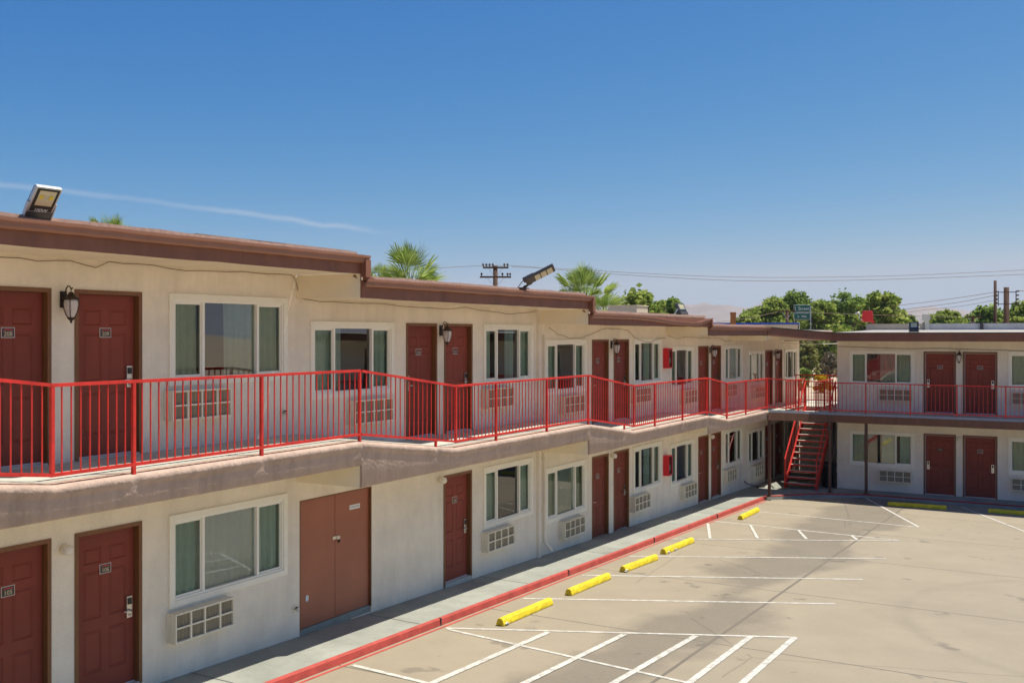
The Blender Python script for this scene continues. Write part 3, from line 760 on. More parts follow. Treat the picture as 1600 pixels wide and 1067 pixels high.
# ----------------------------------------------------------------- balcony slabs
def top_at(s):
    pts = [(-5, FU[0] + .34), (4.4, FU[0] + .34), (6.9, FU[0]), (12.0, FU[0]), (14.55, FU[1]), (19.8, FU[1]), (22.2, FU[2]), (27.4, FU[2]), (29.2, FU[3]), (33.35, FU[3])]
    for (a, za), (c, zc) in zip(pts[:-1], pts[1:]):
        if s <= c: return za + (zc - za) * (s - a) / (c - a)
    return pts[-1][1]
FEET = [7.92, 9.96, 12.0, 14.0, 15.94, 17.9, 19.8, 21.7, 23.56, 25.48, 27.4, 29.2, 31.0, 32.9]
def slab(s0, s1, zbot):
    b = MB(); k = int((s1 - s0) / .05); rng = random.Random(int(s0 * 10)); rings = []; deck = []; und = []
    a1 = 0; a2 = 0
    for j in range(k + 1):
        s = s0 + (s1 - s0) * j / k; zt = top_at(s) - .045
        a1 = a1 * .88 + rng.uniform(-.0028, .0028); a2 = a2 * .88 + rng.uniform(-.003, .003)
        sc = 0
        for ft in FEET:
            d = abs(s - ft)
            if d < .11: sc = max(sc, 1 - d / .11)
        lip = .055 * (1 - .6 * sc) + a1; e = .012 * sc * (.8 + 8 * a1)
        rings.append([(XE - .16, s, zt + .012), (XE - .03, s, zt + .006), (XE + lip * .7, s, zt - .008 + a2 * .3), (XE + lip, s, zt - .05), (XE + lip * .9, s, zt - .09 + a2), (XE + .012 + e, s, zt - .125 + a2),
                      (XE + e * .7, s, zt - .17), (XE + a2 * .3 + e * .5, s, zbot + .02 + a2 * .4), (XE - .02, s, zbot + a2 * .4)])
        deck.append([(XW + .002, s, zt + .045), (XE - .16, s, zt + .012)])
        und.append([(XE - .02, s, zbot), (XW + .002, s, zbot)])
    b.sweep(rings, 'slabedge', smooth=True); b.sweep(deck, 'deck'); b.sweep(und, 'soffit')
    for idx in (0, -1):
        s = s0 if idx == 0 else s1; zt = top_at(s) - .045
        b.add([(XW, s, zbot), (XE - .03, s, zbot), (XE - .03, s, zt), (XW, s, zt)], [(0, 1, 2, 3)], 'soffit')
        b.add([(XE - .03, s, zbot), (XE - .002, s, zbot + .02), (XE - .002, s, zt - .03), (XE - .03, s, zt)], [(0, 1, 2, 3)], 'slabedge')
    bpart(b, 'balcony_slab', 'L')
edges = [-2.5, 4.27, 12.03, 19.81, 27.5, 33.3]
zbs = [SLB[0] + .33] + SLB[:4]
for i in range(5): slab(edges[i], edges[i + 1], zbs[i])
E_, B_ = FU[4] - .03, SLB[4]
b = MB()
zD = top_at(33.3) - .03
b.prism([(XW + .002, 33.302), (XE, 33.302), (-8.0, YE), (-8.0, 36.2), (XW + .002, 36.2)], [zD, zD, E_, E_, E_], [SLB[3], SLB[3], B_, B_, B_], 'deck', 'slabbrown', 'soffit')
b.box(XW + .002, -9.68, 36.2, 42.4, B_, E_, 'deck'); b.box(-9.68, XB, 38.95, 42.4, B_, E_, 'deck'); b.box(-8.6, XB, 36.2, 38.95, B_, E_, 'deck')
b.prism([(-8.0, YE), (11, YE), (11, YW - .002), (-8.0, YW - .002)], E_, B_, 'deck', 'slabbrown', 'soffit')
M['deckshade'] = mat('deckshade', (.30, .33, .36), .8, .15, 3)  # blue-grey deck edge of the far wing, its shadow tone put into the colour
fas((XE, 33.31), (-8.0, YE), SLB[3] - .012, zD - .075, B_ - .012, E_ - .075, 'slabbrown', .002, .035)
fas((-8.0, YE), (11, YE), B_ - .012, E_ - .075, B_ - .012, E_ - .075, 'slabbrown', .002, .035)
fas((XE, 33.31), (-8.0, YE), zD - .075, zD + .006, E_ - .075, E_ + .006, 'deckshade', .002, .02)
fas((-8.0, YE), (11, YE), E_ - .075, E_ + .006, E_ - .075, E_ + .006, 'deckshade', .002, .02)
bpart(b, 'balcony_slab', 'R')
b = MB(); b.bar((XW + .09, 19.97, -.0), (XW + .09, 19.97, -4.55), .07, .06, 'stucco', up=(1, 0, 0)); b.bar((XW + .09, 19.97, -4.55), (XW + .2, 20.12, -4.78), .07, .06, 'stucco')
for z in (-2.75, -3.9): b.box(XW, XW + .13, 19.92, 20.02, z, z + .03, 'stucco')
bpart(b, 'drainpipe', 'L')

# ----------------------------------------------------------------- railings
def railing(path, posts, feet, label, sp=.121, start=True, hr=1.0, group='red steel balcony railings'):
    """path [(x,y,z_floor)], rails follow it; posts at path-distances, feet too"""
    P = [Vector(p) for p in path]; cum = [0]
    for a, c in zip(P[:-1], P[1:]): cum.append(cum[-1] + (c - a).length)
    def pt(d):
        for i in range(len(P) - 1):
            if d <= cum[i + 1] + 1e-6: return P[i].lerp(P[i + 1], (d - cum[i]) / (cum[i + 1] - cum[i]))
        return P[-1]
    mid = pt(cum[-1] / 2); o = empty('balcony_railing', mid, 0, label, 'railing', group)
    def fin(mb, nm): ob = mb.build(nm, parent=o, origin=mid); return ob
    for nm, h in (('top_rail', hr), ('bottom_rail', .06)):
        b = MB(); seg = []
        for p in P: seg.append(p + Vector((0, 0, h)))
        for i, (a, c) in enumerate(zip(seg[:-1], seg[1:])):
            d = (c - a).normalized() * .0
            b.bar(a, c, .042, .036, 'red')
        for a in seg[1:-1]: b.box(a.x - .022, a.x + .022, a.y - .021, a.y + .021, a.z - .019, a.z + .019, 'red')
        fin(b, nm)
    def yaw(d):
        a = pt(max(0, d - .05)); c = pt(min(cum[-1], d + .05)); t = (c - a); return math.atan2(t.y, t.x)
    for d in posts:
        p = pt(d); b = MB(); b.bar(p + Vector((0, 0, .0 if d in feet else .05)) + (Vector((0, 0, -.09)) if d in feet else Vector((0, 0, 0))), p + Vector((0, 0, hr - .018)), .040, .040, 'red', up=(math.cos(yaw(d)), math.sin(yaw(d)), 0)); fin(b, 'post')
    for d in feet:
        if d in posts: continue
        p = pt(d); b = MB(); b.bar(p + Vector((0, 0, -.09)), p + Vector((0, 0, .045)), .036, .036, 'red', up=(1, 0, 0)); fin(b, 'foot')
    n = int(cum[-1] / sp); base = None
    allp = sorted(posts)
    k0 = 0
    seq = [0] + [d for d in allp if .1 < d < cum[-1] - .05] + [cum[-1]]
    for a, c in zip(seq[:-1], seq[1:]):
        k = max(1, round((c - a) / sp))
        for j in range(1, k):
            d = a + (c - a) * j / k; p = pt(d)
            if base is None:
                b = MB(); b.box(-.0065, .0065, -.0065, .0065, .075, hr - .015, 'red'); base = b.build('baluster', parent=o); q_ = base
            else:
                q_ = bpy.data.objects.new('baluster', base.data); C.objects.link(q_); q_.parent = o
            q_.location = p - mid; q_.rotation_euler = (0, 0, yaw(d) + random.uniform(-.1, .1))
    return o
def rail_run(s0, s1, bends, posts, feet, label):
    ss = [s0] + bends + [s1]; path = [(XE - .01, s, top_at(s)) for s in ss]
    P = [Vector(p) for p in path]; cum = [0]
    for a, c in zip(P[:-1], P[1:]): cum.append(cum[-1] + (c - a).length)
    def dist(s):
        for i in range(len(ss) - 1):
            if s <= ss[i + 1] + 1e-6: return cum[i] + (cum[i + 1] - cum[i]) * (s - ss[i]) / (ss[i + 1] - ss[i])
        return cum[-1]
    ps = [dist(s) for s in posts]; fs = [dist(s) for s in feet]
    railing(path, ps, fs, label)
rail_run(4.30, 12.01, [6.88], [6.88, 7.92, 9.96, 12.0], [7.92, 9.96, 12.0], 'nearest red railing section, on the highest balcony stretch outside rooms 208 and 209')
rail_run(12.04, 19.80, [14.6], [14.6, 15.94, 17.9, 19.79], [14.0, 15.94, 17.9, 19.79], 'red railing section between the first and second dips, ending below the second roof step')
rail_run(19.83, 27.44, [22.25], [22.25, 23.56, 25.48, 27.40], [21.7, 23.56, 25.48, 27.40], 'red railing section in front of the upper fire extinguisher cabinet')
rail_run(27.46, 33.28, [29.15], [29.15, 31.0, 33.26], [29.15, 31.0, 33.26], 'red railing section on the last short dip before the corner')
railing([(XE - .01, 33.30, FU[3]), (-8.05, YE + .03, FU[4])], [.02, 1.5, 3.06], [1.5, 3.06], 'short red railing section cutting across the inner corner above the stairs')
px_ = [-6.9, -5.48, -4.05, -2.62, -1.2, .23, 1.65, 3.08, 4.5]
railing([(-8.05, YE + .03, FU[4]), (4.6, YE + .03, FU[4])], [x + 8.05 for x in px_], [x + 8.05 for x in px_], 'long straight red railing along the far wing balcony', sp=.13)
# guard rails round the stair well and across the back of the landing
railing([(XW + .15, 41.2, FU[4]), (XB - .05, 41.2, FU[4])], [.02, 1.25, 2.4], [.02, 1.25, 2.4], 'rear red railing closing the back of the open landing', hr=1.05)
railing([(-9.66, 36.25, FU[4]), (-9.66, 38.9, FU[4])], [.02, 1.3, 2.63], [.02, 1.3, 2.63], 'red guard rail along the left side of the stair well')
railing([(-8.62, 36.25, FU[4]), (-8.62, 38.9, FU[4])], [.02, 1.3, 2.63], [.02, 1.3, 2.63], 'red guard rail along the right side of the stair well')

# ----------------------------------------------------------------- staircase
sx0, sx1, y0_, y1_ = -9.62, -8.56, 36.05, 38.95
z0_ = walk_z(36.2); z1_ = FU[4]
st = empty('staircase', ((sx0 + sx1) / 2, y0_, z0_), 0, 'red steel staircase with open risers climbing to the corner landing', 'stairs')
so_ = st.location.copy(); nT = 14
for x in (sx0, sx1):
    b = MB(); b.bar((x, y0_ - .05, z0_ + .05), (x, y1_, z1_ - .1), .05, .26, 'red'); b.build('stringer', parent=st, origin=so_)
for i in range(nT - 1):
    f = (i + 1) / nT; z = z0_ + (z1_ - z0_) * f; y = y0_ + (y1_ - y0_) * (i + .5) / nT
    b = MB(); b.box(sx0 + .025, sx1 - .025, y - .12, y + .13, z - .035, z, 'deck'); b.box(sx0 + .025, sx1 - .025, y - .128, y - .121, z - .055, z - .004, 'red')
    b.build('tread', parent=st, origin=so_, bevel=.004)
for x in (sx0 - .02, sx1 + .02):
    b = MB(); hz = .92
    A = Vector((x, y0_ - .02, z0_ + hz + .1)); B = Vector((x, y1_, z1_ + hz)); b.bar(A, B, .045, .04, 'red')
    b.bar((x, y0_ - .02, z0_), A, .04, .04, 'red', up=(1, 0, 0)); b.bar((x, y1_, z1_ - .1), B, .04, .04, 'red', up=(1, 0, 0)); b.build('handrail', parent=st, origin=so_)
    for j in (range(1, 12) if x < -9.2 else (3, 6, 9)):
        f = j / 12; p = A.lerp(B, f); b = MB(); b.box(p.x - .0065, p.x + .0065, p.y - .0065, p.y + .0065, p.z - hz + .1, p.z - .015, 'red'); b.build('baluster', parent=st, origin=so_)

# ----------------------------------------------------------------- posts under the corner
def post(x, y, zt, label):
    z = walk_z(y); b = MB()
    b.box(x - .045, x + .045, y - .045, y + .045, z, zt, 'post'); o = b.build('support_post', origin=(x, y, z), bevel=.006); tag(o, label, 'post', 'steel posts holding up the corner balcony')
    b = MB(); b.box(x - .1, x + .1, y - .1, y + .1, z + .0, z + .012, 'post'); b.build('base_plate', parent=o, origin=(x, y, z))
post(-9.46, 33.45, SLB[3] - .013, 'brown steel post left of the red staircase, under the end of the long balcony')
post(-8.02, 35.72, SLB[4] - .002, 'brown steel post right of the red staircase, beside the black bin')
post(-6.9, 36.1, SLB[4] - .002, 'brown steel post in front of the far wing ground floor window')

# ----------------------------------------------------------------- air conditioners
def make_ac():
    w, h, d = 1.06, .40, .17
    root = empty('air_conditioner')
    b = MB(); t = .025
    b.box(0, w, -d, -d + .02, 0, t, 'acwhite'); 
    b.box(0, t, -d, .0, t, h - t, 'acwhite'); b.box(w - t, w, -d, .0, t, h - t, 'acwhite'); b.box(0, w, -d + .02, 0, 0, t, 'acwhite'); b.box(0, w, -d, 0, h - t, h, 'acwhite')
    b.build('case', parent=root, bevel=.004)
    g = MB(); c = [t, .275, .52, .80, w - t]
    for i in range(1, 4): g.box(c[i] - .013, c[i] + .013, -d + .004, -d + .03, t, h - t, 'acwhite')
    for i in range(4):
        a = c[i] + (.013 if i else 0); e = c[i + 1] - (.013 if i < 3 else 0)
        g.box(a, e, -d + .006, -d + .028, h / 2 - .011, h / 2 + .011, 'acwhite')
    g.build('grille', parent=root)
    f = MB(); n = 110; vs = []
    fr = []
    for i in range(n + 1):
        x = t + (w - 2 * t) * i / n; y = -d + .036 + (.010 if i % 2 else 0); fr.append([(x, y, t), (x, y, h - t)])
    f.sweep([r for r in fr], 'fins'); f.build('coil', parent=root)
    return root
AC0 = make_ac(); used = False
def ac(wing, s0, ztop, label):
    global used
    o = copy_tree(AC0) if used else AC0; used = True
    o.location = wpos(wing, s0, ztop - .40); o.rotation_euler = (0, 0, wrot(wing))
    tag(o, label, 'air conditioner', 'white through-wall air conditioners under the windows')
wb = lambda fl: fl + 2.08 - 1.24 - .05
ACS = [(9.45, wb(FU[0]), 'upper floor white air conditioner right of room 209'), (9.50, wb(FL[0]), 'ground floor white air conditioner right of room 106, nearest the camera'),
       (13.25, wb(FU[1]), 'white upper floor air conditioner under the wide window at the first railing dip'), (17.45, wb(FU[1]), 'white upper floor air conditioner right of the second pair of upper doors'),
       (17.47, wb(FL[1]), 'white ground floor air conditioner between the single door and the cream drainpipe'), (20.82, wb(FU[2]), 'white upper floor air conditioner left of the third pair of upper doors'),
       (20.84, wb(FL[2]), 'white ground floor air conditioner just right of the cream drainpipe'), (24.95, wb(FU[2]), 'white upper floor air conditioner left of and below the red extinguisher cabinet'),
       (24.9, wb(FL[2]), 'white ground floor air conditioner left of and below the red extinguisher cabinet'), (28.62, wb(FU[3]), 'upper white air conditioner under the window right of the red extinguisher cabinet'),
       (28.62, wb(FL[3]), 'white ground floor air conditioner under the window right of the red extinguisher cabinet'), (32.55, wb(FU[3]), 'white upper floor air conditioner right of the fourth pair of upper doors'),
       (32.55, wb(FL[3]), 'white ground floor air conditioner beside the last paired doors, above the black hose'), (35.75, wb(FU[4]), 'upper white air conditioner nearest the corner on the long wing'),
       (35.7, wb(FL[4]), 'ground floor white air conditioner beside the brown post, nearest the stairs')]
for s, z, l in ACS: ac('L', s, z, l)
for x0, up, lo in ((-7.68, 'upper far wing air conditioner left of its two doors', 'ground floor far wing air conditioner left of its two doors'), (-2.63 - .98, None, None)):
    if up:
        ac('R', x0 + 1.02, FR + 2.1 - 1.22 - .1, up); ac('R', x0 + 1.02, FRL + 2.08 - 1.22 - .1, lo)
ac('R', -2.52, FR + 2.1 - 1.22 - .1, 'upper far wing air conditioner at the right edge of the photo'); ac('R', -2.52, FRL + 2.08 - 1.22 - .1, 'ground floor far wing air conditioner at the right edge of the photo')

# ----------------------------------------------------------------- lanterns and jar lights
def make_lantern():
    root = empty('wall_lantern')
    b = MB(); b.box(-.055, .055, -.025, 0, -.12, .12, 'iron'); b.build('back_plate', parent=root, bevel=.008)
    b = MB(); pts = [(0, -.02, .05), (0, -.06, .10)]
    for i in range(9):
        t = PI * (1 - i / 8) ; pts.append((0, -.125 + .065 * math.cos(t + 0) * 1, .12 + .09 * math.sin(t)))
    pts += [(0, -.185, .10), (0, -.17, .085)]
    pts = [(0, -.02, .0), (0, -.045, .02), (0, -.06, .09), (0, -.075, .155), (0, -.11, .195), (0, -.15, .19), (0, -.185, .155), (0, -.205, .15), (0, -.215, .17)]
    b.tube(pts, .009, 8, 'iron'); b.tube([(0, -.185, .155), (0, -.185, .115)], .007, 6, 'iron'); b.build('arm', parent=root)
    cx, cy = 0, -.185
    b = MB(); b.lathe([(.012, .11), (.03, .10), (.045, .075), (.062, .06), (.068, .036), (.112, .026), (.124, .01), (.118, .0), (.08, .0)], 16, 'iron', (cx, cy, 0)); b.build('cap', parent=root)
    b = MB(); b.lathe([(.088, -.002), (.098, -.03), (.098, -.09), (.088, -.15), (.068, -.21), (.042, -.262), (.03, -.275)], 16, 'lampglass', (cx, cy, 0)); b.build('lamp_glass', parent=root)
    b = MB()
    for k in range(4):
        t = PI / 4 + k * PI / 2; pr = [(.1, 0), (.106, -.03), (.105, -.09), (.095, -.15), (.074, -.21), (.047, -.265)]
        b.tube([(cx + r * math.cos(t), cy + r * math.sin(t), z) for r, z in pr], .006, 6, 'iron')
    b.lathe([(.05, -.262), (.056, -.275), (.04, -.29), (.018, -.31), (.014, -.335), (.006, -.345)], 12, 'iron', (cx, cy, 0)); b.build('cage', parent=root)
    return root
LN0 = make_lantern()
LANT = [('L', 7.93, FU[0] + 1.93, 'bronze wall lantern between doors 208 and 209, nearest the camera'), ('L', 16.0, FU[1] + 1.93, 'bronze wall lantern at the second pair of upper doors, after the first roof step'),
        ('L', 23.73, FU[2] + 1.93, 'bronze wall lantern at the third pair of upper doors, after the second roof step'), ('L', 31.28, FU[3] + 1.93, 'bronze wall lantern at the fourth pair of upper doors, right of the red extinguisher cabinet'),
        ('L', 38.62, FU[4] + 1.93, 'bronze wall lantern nearest the corner, beyond the stair rails'), ('R', -4.1, FR + 1.95, 'bronze wall lantern between the two far wing doors')]
for i, (w, s, z, l) in enumerate(LANT):
    o = copy_tree(LN0) if i else LN0; o.location = wpos(w, s, z + .02); o.scale = (.82, .82, .82); o.rotation_euler = (0, 0, wrot(w)); tag(o, l, 'lantern', 'bronze lanterns between upper doors')
    if i == 0: continue
def make_jar():
    root = empty('wall_light')
    b = MB(); b.lathe([(.05, 0), (.052, .02), (.04, .03)], 16, 'acwhite'); o = b.build('fixture_base', parent=root); o.rotation_euler = (PI / 2, 0, 0)
    b = MB(); b.lathe([(.048, .028), (.062, .045), (.066, .09), (.060, .13), (.04, .15), (.01, .157)], 16, 'jar'); o = b.build('glass_jar', parent=root); o.rotation_euler = (PI / 2, 0, 0)
    return root
JR0 = make_jar()
JARS = [('L', 7.93, FL[0] + 1.92, 'round white wall light between doors 105 and 106'), ('L', 15.96, FL[1] + 2.02, 'round white wall light left of the single ground floor door'), ('L', 23.73, FL[2] + 2.0, 'round white wall light between the paired ground floor doors right of the drainpipe'),
        ('L', 31.28, FL[3] + 2.0, 'round white wall light between the paired ground floor doors nearest the stairs'), ('R', -4.1, FRL + 1.95, 'round white wall light between the far wing ground floor doors')]
for i, (w, s, z, l) in enumerate(JARS):
    o = copy_tree(JR0) if i else JR0; o.location = wpos(w, s, z); o.rotation_euler = (0, 0, wrot(w)); tag(o, l, 'wall light', 'round white lights by the ground floor doors')

# fire extinguisher cabinets
def cabinet(s, z, label):
    root = empty('fire_extinguisher_cabinet', wpos('L', s, z), LEFT, label, 'fire extinguisher cabinet', 'red fire extinguisher cabinets')
    b = MB(); w, h, d = .30, .57, .15; t = .02
    b.box(0, t, -d, 0, 0, h, 'signred'); b.box(w - t, w, -d, 0, 0, h, 'signred'); b.box(t, w - t, -d, 0, 0, t, 'signred'); b.box(t, w - t, -d, 0, h - t, h, 'signred'); b.box(t, w - t, -.015, 0, t, h - t, 'signred')
    b.build('cabinet_box', parent=root)
    b = MB()
    for (a, c, e, f) in ((0, .035, 0, h), (w - .035, w, 0, h), (.035, w - .035, 0, .035), (.035, w - .035, h - .035, h)): b.box(a, c, -d - .018, -d - .002, e, f, 'signred')
    b.build('door_rim', parent=root)
    b = MB(); b.quad((.035, -d - .01, .035), (w - .035, -d - .01, .035), (w - .035, -d - .01, h - .035), (.035, -d - .01, h - .035), 'screen'); b.build('pane', parent=root)
    b = MB(); b.lathe([(.04, .03), (.055, .05), (.055, .38), (.04, .43), (.02, .45), (.02, .50)], 14, 'signred', (w / 2, -.085, 0)); b.box(w / 2 - .04, w / 2 + .04, -.09, -.07, .5, .53, 'black')
    b.box(w / 2 - .035, w / 2 + .035, -.146, -.142, .15, .3, 'signwhite'); b.build('extinguisher', parent=root)
cabinet(27.28, FU[3] + 1.48, 'red fire extinguisher cabinet on the upper floor wall')
cabinet(27.28, FL[3] + 1.24, 'red fire extinguisher cabinet on the ground floor wall')

# small wall boxes and taps
def tap(s, z, label):
    root = empty('wall_tap', wpos('L', s, z), LEFT, label, 'tap')
    b = MB(); b.box(-.04, .04, -.015, 0, -.05, .05, 'acwhite'); b.build('wall_plate', parent=root)
    b = MB(); b.tube([(0, -.01, 0), (0, -.07, 0), (0, -.09, -.03)], .014, 8, 'steel'); b.tube([(-.025, -.06, .03), (.025, -.06, .03)], .012, 8, 'iron'); b.tube([(0, -.06, 0), (0, -.06, .03)], .008, 6, 'steel'); b.build('spout', parent=root)
p = on_x(441, 645, XW); tap(p.y, p.z, 'small metal tap on the upper wall right of the nearest air conditioner')
p = on_x(459, 951, XW); tap(p.y, p.z, 'small metal tap low on the ground floor wall left of the double door')

# ----------------------------------------------------------------- cables drooping along the wall under the eaves
def cable(pts, D, label, r=.0055):
    P = [on_x(x, y, D) - Vector((0, 0, .03)) for x, y in pts]; Q = []
    for a, c in zip(P[:-1], P[1:]):
        k = max(2, int((c - a).length / .25))
        for j in range(k): Q.append(a.lerp(c, j / k) + Vector((0, random.uniform(-.004, .004), random.uniform(-.012, .012))))
    Q.append(P[-1]); b = MB(); b.tube(Q, r, 5, 'cable'); c0 = Q[0].copy(); o = b.build('wall_cable', origin=c0); tag(o, label, 'cable', 'thin brown cables sagging under the eaves')
XC = XW + .03
cable([(0, 397), (60, 403), (110, 404), (150, 415), (170, 406), (215, 409), (290, 419), (380, 422), (455, 426), (461, 432), (468, 461)], XC, 'thin brown cable under the nearest and highest eave')
cable([(470, 463), (500, 468), (545, 471), (600, 473), (640, 476), (700, 481), (727, 477), (760, 484), (800, 489), (838, 484)], XC, 'thin brown cable running under the second roof eave')
cable([(858, 509), (872, 520), (890, 526), (908, 526), (925, 520), (940, 512), (965, 512), (981, 514), (990, 524), (1000, 530), (1018, 533), (1026, 528), (1040, 526)], XC, 'thin brown cable looping low under the third roof eave')
cable([(1044, 524), (1060, 527), (1072, 525), (1090, 526), (1125, 527), (1134, 532), (1150, 528), (1168, 524)], XC, 'thin brown cable above the last doors before the corner')
b = MB(); Q = [on_y(x, y, YW - .02) for x, y in [(1309, 541), (1360, 543), (1420, 545), (1470, 544), (1520, 546), (1600, 548)]]
b.tube(Q, .008, 5, 'cable'); o = b.build('wall_cable', origin=Q[0]); tag(o, 'thin brown cable along the top of the far wing wall', 'cable', 'thin brown cables sagging under the eaves')

# ----------------------------------------------------------------- roof floodlights
def floodlight(loc, yaw, tilt, w, h, label, body='alu'):
    root = empty('floodlight', loc, yaw, label, 'floodlight')
    t = .05; b = MB()
    cz = Vector((0, 0, h * .55)); Rm = Matrix.Rotation(tilt, 4, 'X')
    def T(v): return tuple(Rm @ Vector(v) + cz)
    def tb(x0, x1, y0, y1, z0, z1, nm):
        vs = [(x0, y0, z0), (x1, y0, z0), (x1, y1, z0), (x0, y1, z0), (x0, y0, z1), (x1, y0, z1), (x1, y1, z1), (x0, y1, z1)]
        b.add([T(v) for v in vs], [(0, 3, 2, 1), (4, 5, 6, 7), (0, 1, 5, 4), (1, 2, 6, 5), (2, 3, 7, 6), (3, 0, 4, 7)], nm)
    tb(-w / 2, w / 2, 0, t, -h / 2, h / 2, body); tb(-w / 2 + .03, w / 2 - .03, t, t + .05, -h / 2 + .04, h / 2 - .04, 'darkalu')
    b.build('housing', parent=root, bevel=.008)
    b = MB(); tb(-w / 2 + .02, w / 2 - .02, -.004, -.0005, -h / 2 + .10, h / 2 - .02, 'black'); tb(-w / 2 + .005, w / 2 - .005, -.012, -.0005, -h / 2, -h / 2 + .09, 'darkalu'); b.build('face_plate', parent=root)
    b = MB(); x0, x1, z0, z1 = -w / 2 + .05, w / 2 - .05, h * -.06, h / 2 - .04
    o_ = [(x0, -.006, z0), (x1, -.006, z0), (x1, -.006, z1), (x0, -.006, z1)]; i_ = [(x0 * .45, -.0045, z0 * .3 + z1 * .7 - .05), (x1 * .45, -.0045, z0 * .3 + z1 * .7 - .05), (x1 * .45, -.0045, z1 - .05), (x0 * .45, -.0045, z1 - .05)]
    for i in range(4):
        j = (i + 1) % 4; b.add([T(o_[i]), T(o_[j]), T(i_[j]), T(i_[i])], [(0, 1, 2, 3)], 'reflector')
    b.add([T(v) for v in i_], [(0, 1, 2, 3)], 'ledlens')
    for s in (-1, 1): tb(s * .055 - .022, s * .055 + .022, -.010, -.0055, i_[0][2] + .006, i_[2][2] - .006, 'chip')
    b.build('lens', parent=root)
    b = MB()
    for s in (-1, 1): b.bar(T((s * (w / 2 + .01), t * .5, 0)), (s * (w / 2 + .01), .16, .0), .012, .04, 'alu')
    b.bar((-w / 2 - .01, .16, .0), (w / 2 + .01, .16, 0.0), .04, .012, 'alu'); b.build('bracket', parent=root)
    return root, T, h, w
p = on_x(68, 338, XE + .06)
fl, T, h, w = floodlight((XE - .0, p.y + .04, GUT[0] - .03), R(88), R(38), .29, .39, 'big square floodlight on the edge of the highest roof, marked 100W')
tt = text('100W', .06, 'wattage_text', 'signwhite', fl, T((0, -.006, -.085)), rot=(PI / 2 + R(38), 0, 0), depth=.0006)
# shoebox light on an arm
def shoebox(loc, label):
    root = empty('area_light', loc, 0, label, 'area light')
    A = at_depth(826, 443, 1); 
    b = MB(); b.box(-.06, .06, -.14, .14, 0, .02, 'iron')
    b.tube([(0, 0, .02), (.06, -.02, .05), (.17, .02, .09), (.2, .06, .19), (.16, .10, .30)], .016, 8, 'iron'); b.tube([(0, .07, .02), (.10, .09, .09), (.14, .13, .2), (.14, .12, .30)], .014, 8, 'iron')
    b.tube([(-.05, -.1, .02), (.0, -.05, .12), (.10, .02, .26)], .008, 6, 'iron'); b.build('bracket', parent=root)
    return root
p = on_x(817, 457, XE - .1)
root = shoebox((XE - .1, p.y, GUT[1] + .05), 'flat dark LED area light tilted up on a bent arm on the second roof')
A = on_x(823, 440, XE + .1) - root.location; B = on_x(866, 418, XE + .55) - root.location
ax = (B - A).normalized(); sd = Vector((CA, SA, 0)) * .15 + Vector((-SA, CA, 0)) * .25 - Vector((0, 0, .06)); sd = (sd - ax * sd.dot(ax)).normalized(); nr = ax.cross(sd).normalized()
if nr.z > 0: nr = -nr
def slabbox(mb, l0, l1, w0, w1, t0, t1, nm):
    vs = []
    for t_ in (t0, t1):
        for l, w_ in ((l0, -w0), (l1, -w1), (l1, w1), (l0, w0)): vs.append(A + ax * l + sd * w_ + nr * t_)
    mb.add(vs, [(0, 3, 2, 1), (4, 5, 6, 7), (0, 1, 5, 4), (1, 2, 6, 5), (2, 3, 7, 6), (3, 0, 4, 7)], nm)
Ln = (B - A).length
b = MB(); slabbox(b, -.02, Ln, .125, .125, -.035, .02, 'darkalu'); slabbox(b, -.05, .18, .09, .09, -.07, -.036, 'darkalu'); b.build('housing', parent=root, bevel=.012)
for k in range(3):
    b = MB(); l0 = .17 + k * (Ln - .2) / 3; slabbox(b, l0, l0 + (Ln - .2) / 3 - .02, .098, .098, .02, .028, 'ledlens'); b.build('lens', parent=root)
p = on_x(1066, 492, XE - .5); floodlight((XE - .5, p.y, GUT[2] + .05), R(75), R(-28), .34, .36, 'tilted floodlight on the third roof in front of the trees', 'darkalu')
p = on_y(1428, 517, 36.3); floodlight((p.x, 36.3, GUT[4] + .03), R(8), R(-10), .30, .34, 'black floodlight on the front edge of the far roof', 'darkalu')
p = on_y(1447, 503, 42.5)
root = empty('roof_box', (p.x, 42.5, .19), R(10), 'white box on a short stand on the far roof beside the black floodlight', 'utility box')
b = MB(); b.box(-.14, .14, -.06, .1, .36, .62, 'acwhite'); b.build('box_body', parent=root, bevel=.01); b = MB(); b.box(-.05, .1, -.04, .06, 0, .36, 'acwhite'); b.build('stand', parent=root)
# tilted red panel on a stand
p = on_y(1356, 506, 44.6)
root = empty('roof_panel', (p.x, 44.6, -.5), R(12), 'tilted red box shaped panel on a stand behind the far roof parapet', 'sign')
b = MB(); b.sweep([[(-.26, 0, 1.06), (-.20, -.06, 1.5), (-.20, .14, 1.5), (-.26, .24, 1.06)], [(.22, -.0, 1.02), (.19, -.06, 1.5), (.19, .14, 1.5), (.22, .24, 1.02)]], 'signred', closed=True)
b.build('panel_body', parent=root, bevel=.02)
b = MB(); b.box(.19, .26, .0, .06, -.4, 1.1, 'signred'); b.build('leg', parent=root); b = MB(); b.tube([(-.2, -.08, 1.1), (-.34, -.1, 1.2), (-.33, -.1, 1.42)], .02, 6, 'alu'); b.tube([(-.33, -.1, 1.42), (-.5, -.1, 1.4)], .035, 8, 'alu'); b.build('lamp_arm', parent=root)
# beige box behind the third roof
A = at_depth(966, 488, 33); 
b = MB(); p = at_depth(985, 490, 36); b.box(p.x - .62, p.x + .45, p.y - .5, p.y + .5, .3, p.z + .25, 'beige'); b.box(p.x - .65, p.x + .48, p.y - .53, p.y + .53, p.z + .25, p.z + .28, 'beige')
o = b.build('roof_vent_box', origin=(p.x, p.y, .3), rz=0, bevel=.01); tag(o, 'plain beige box on the third roof in front of the trees', 'roof box')

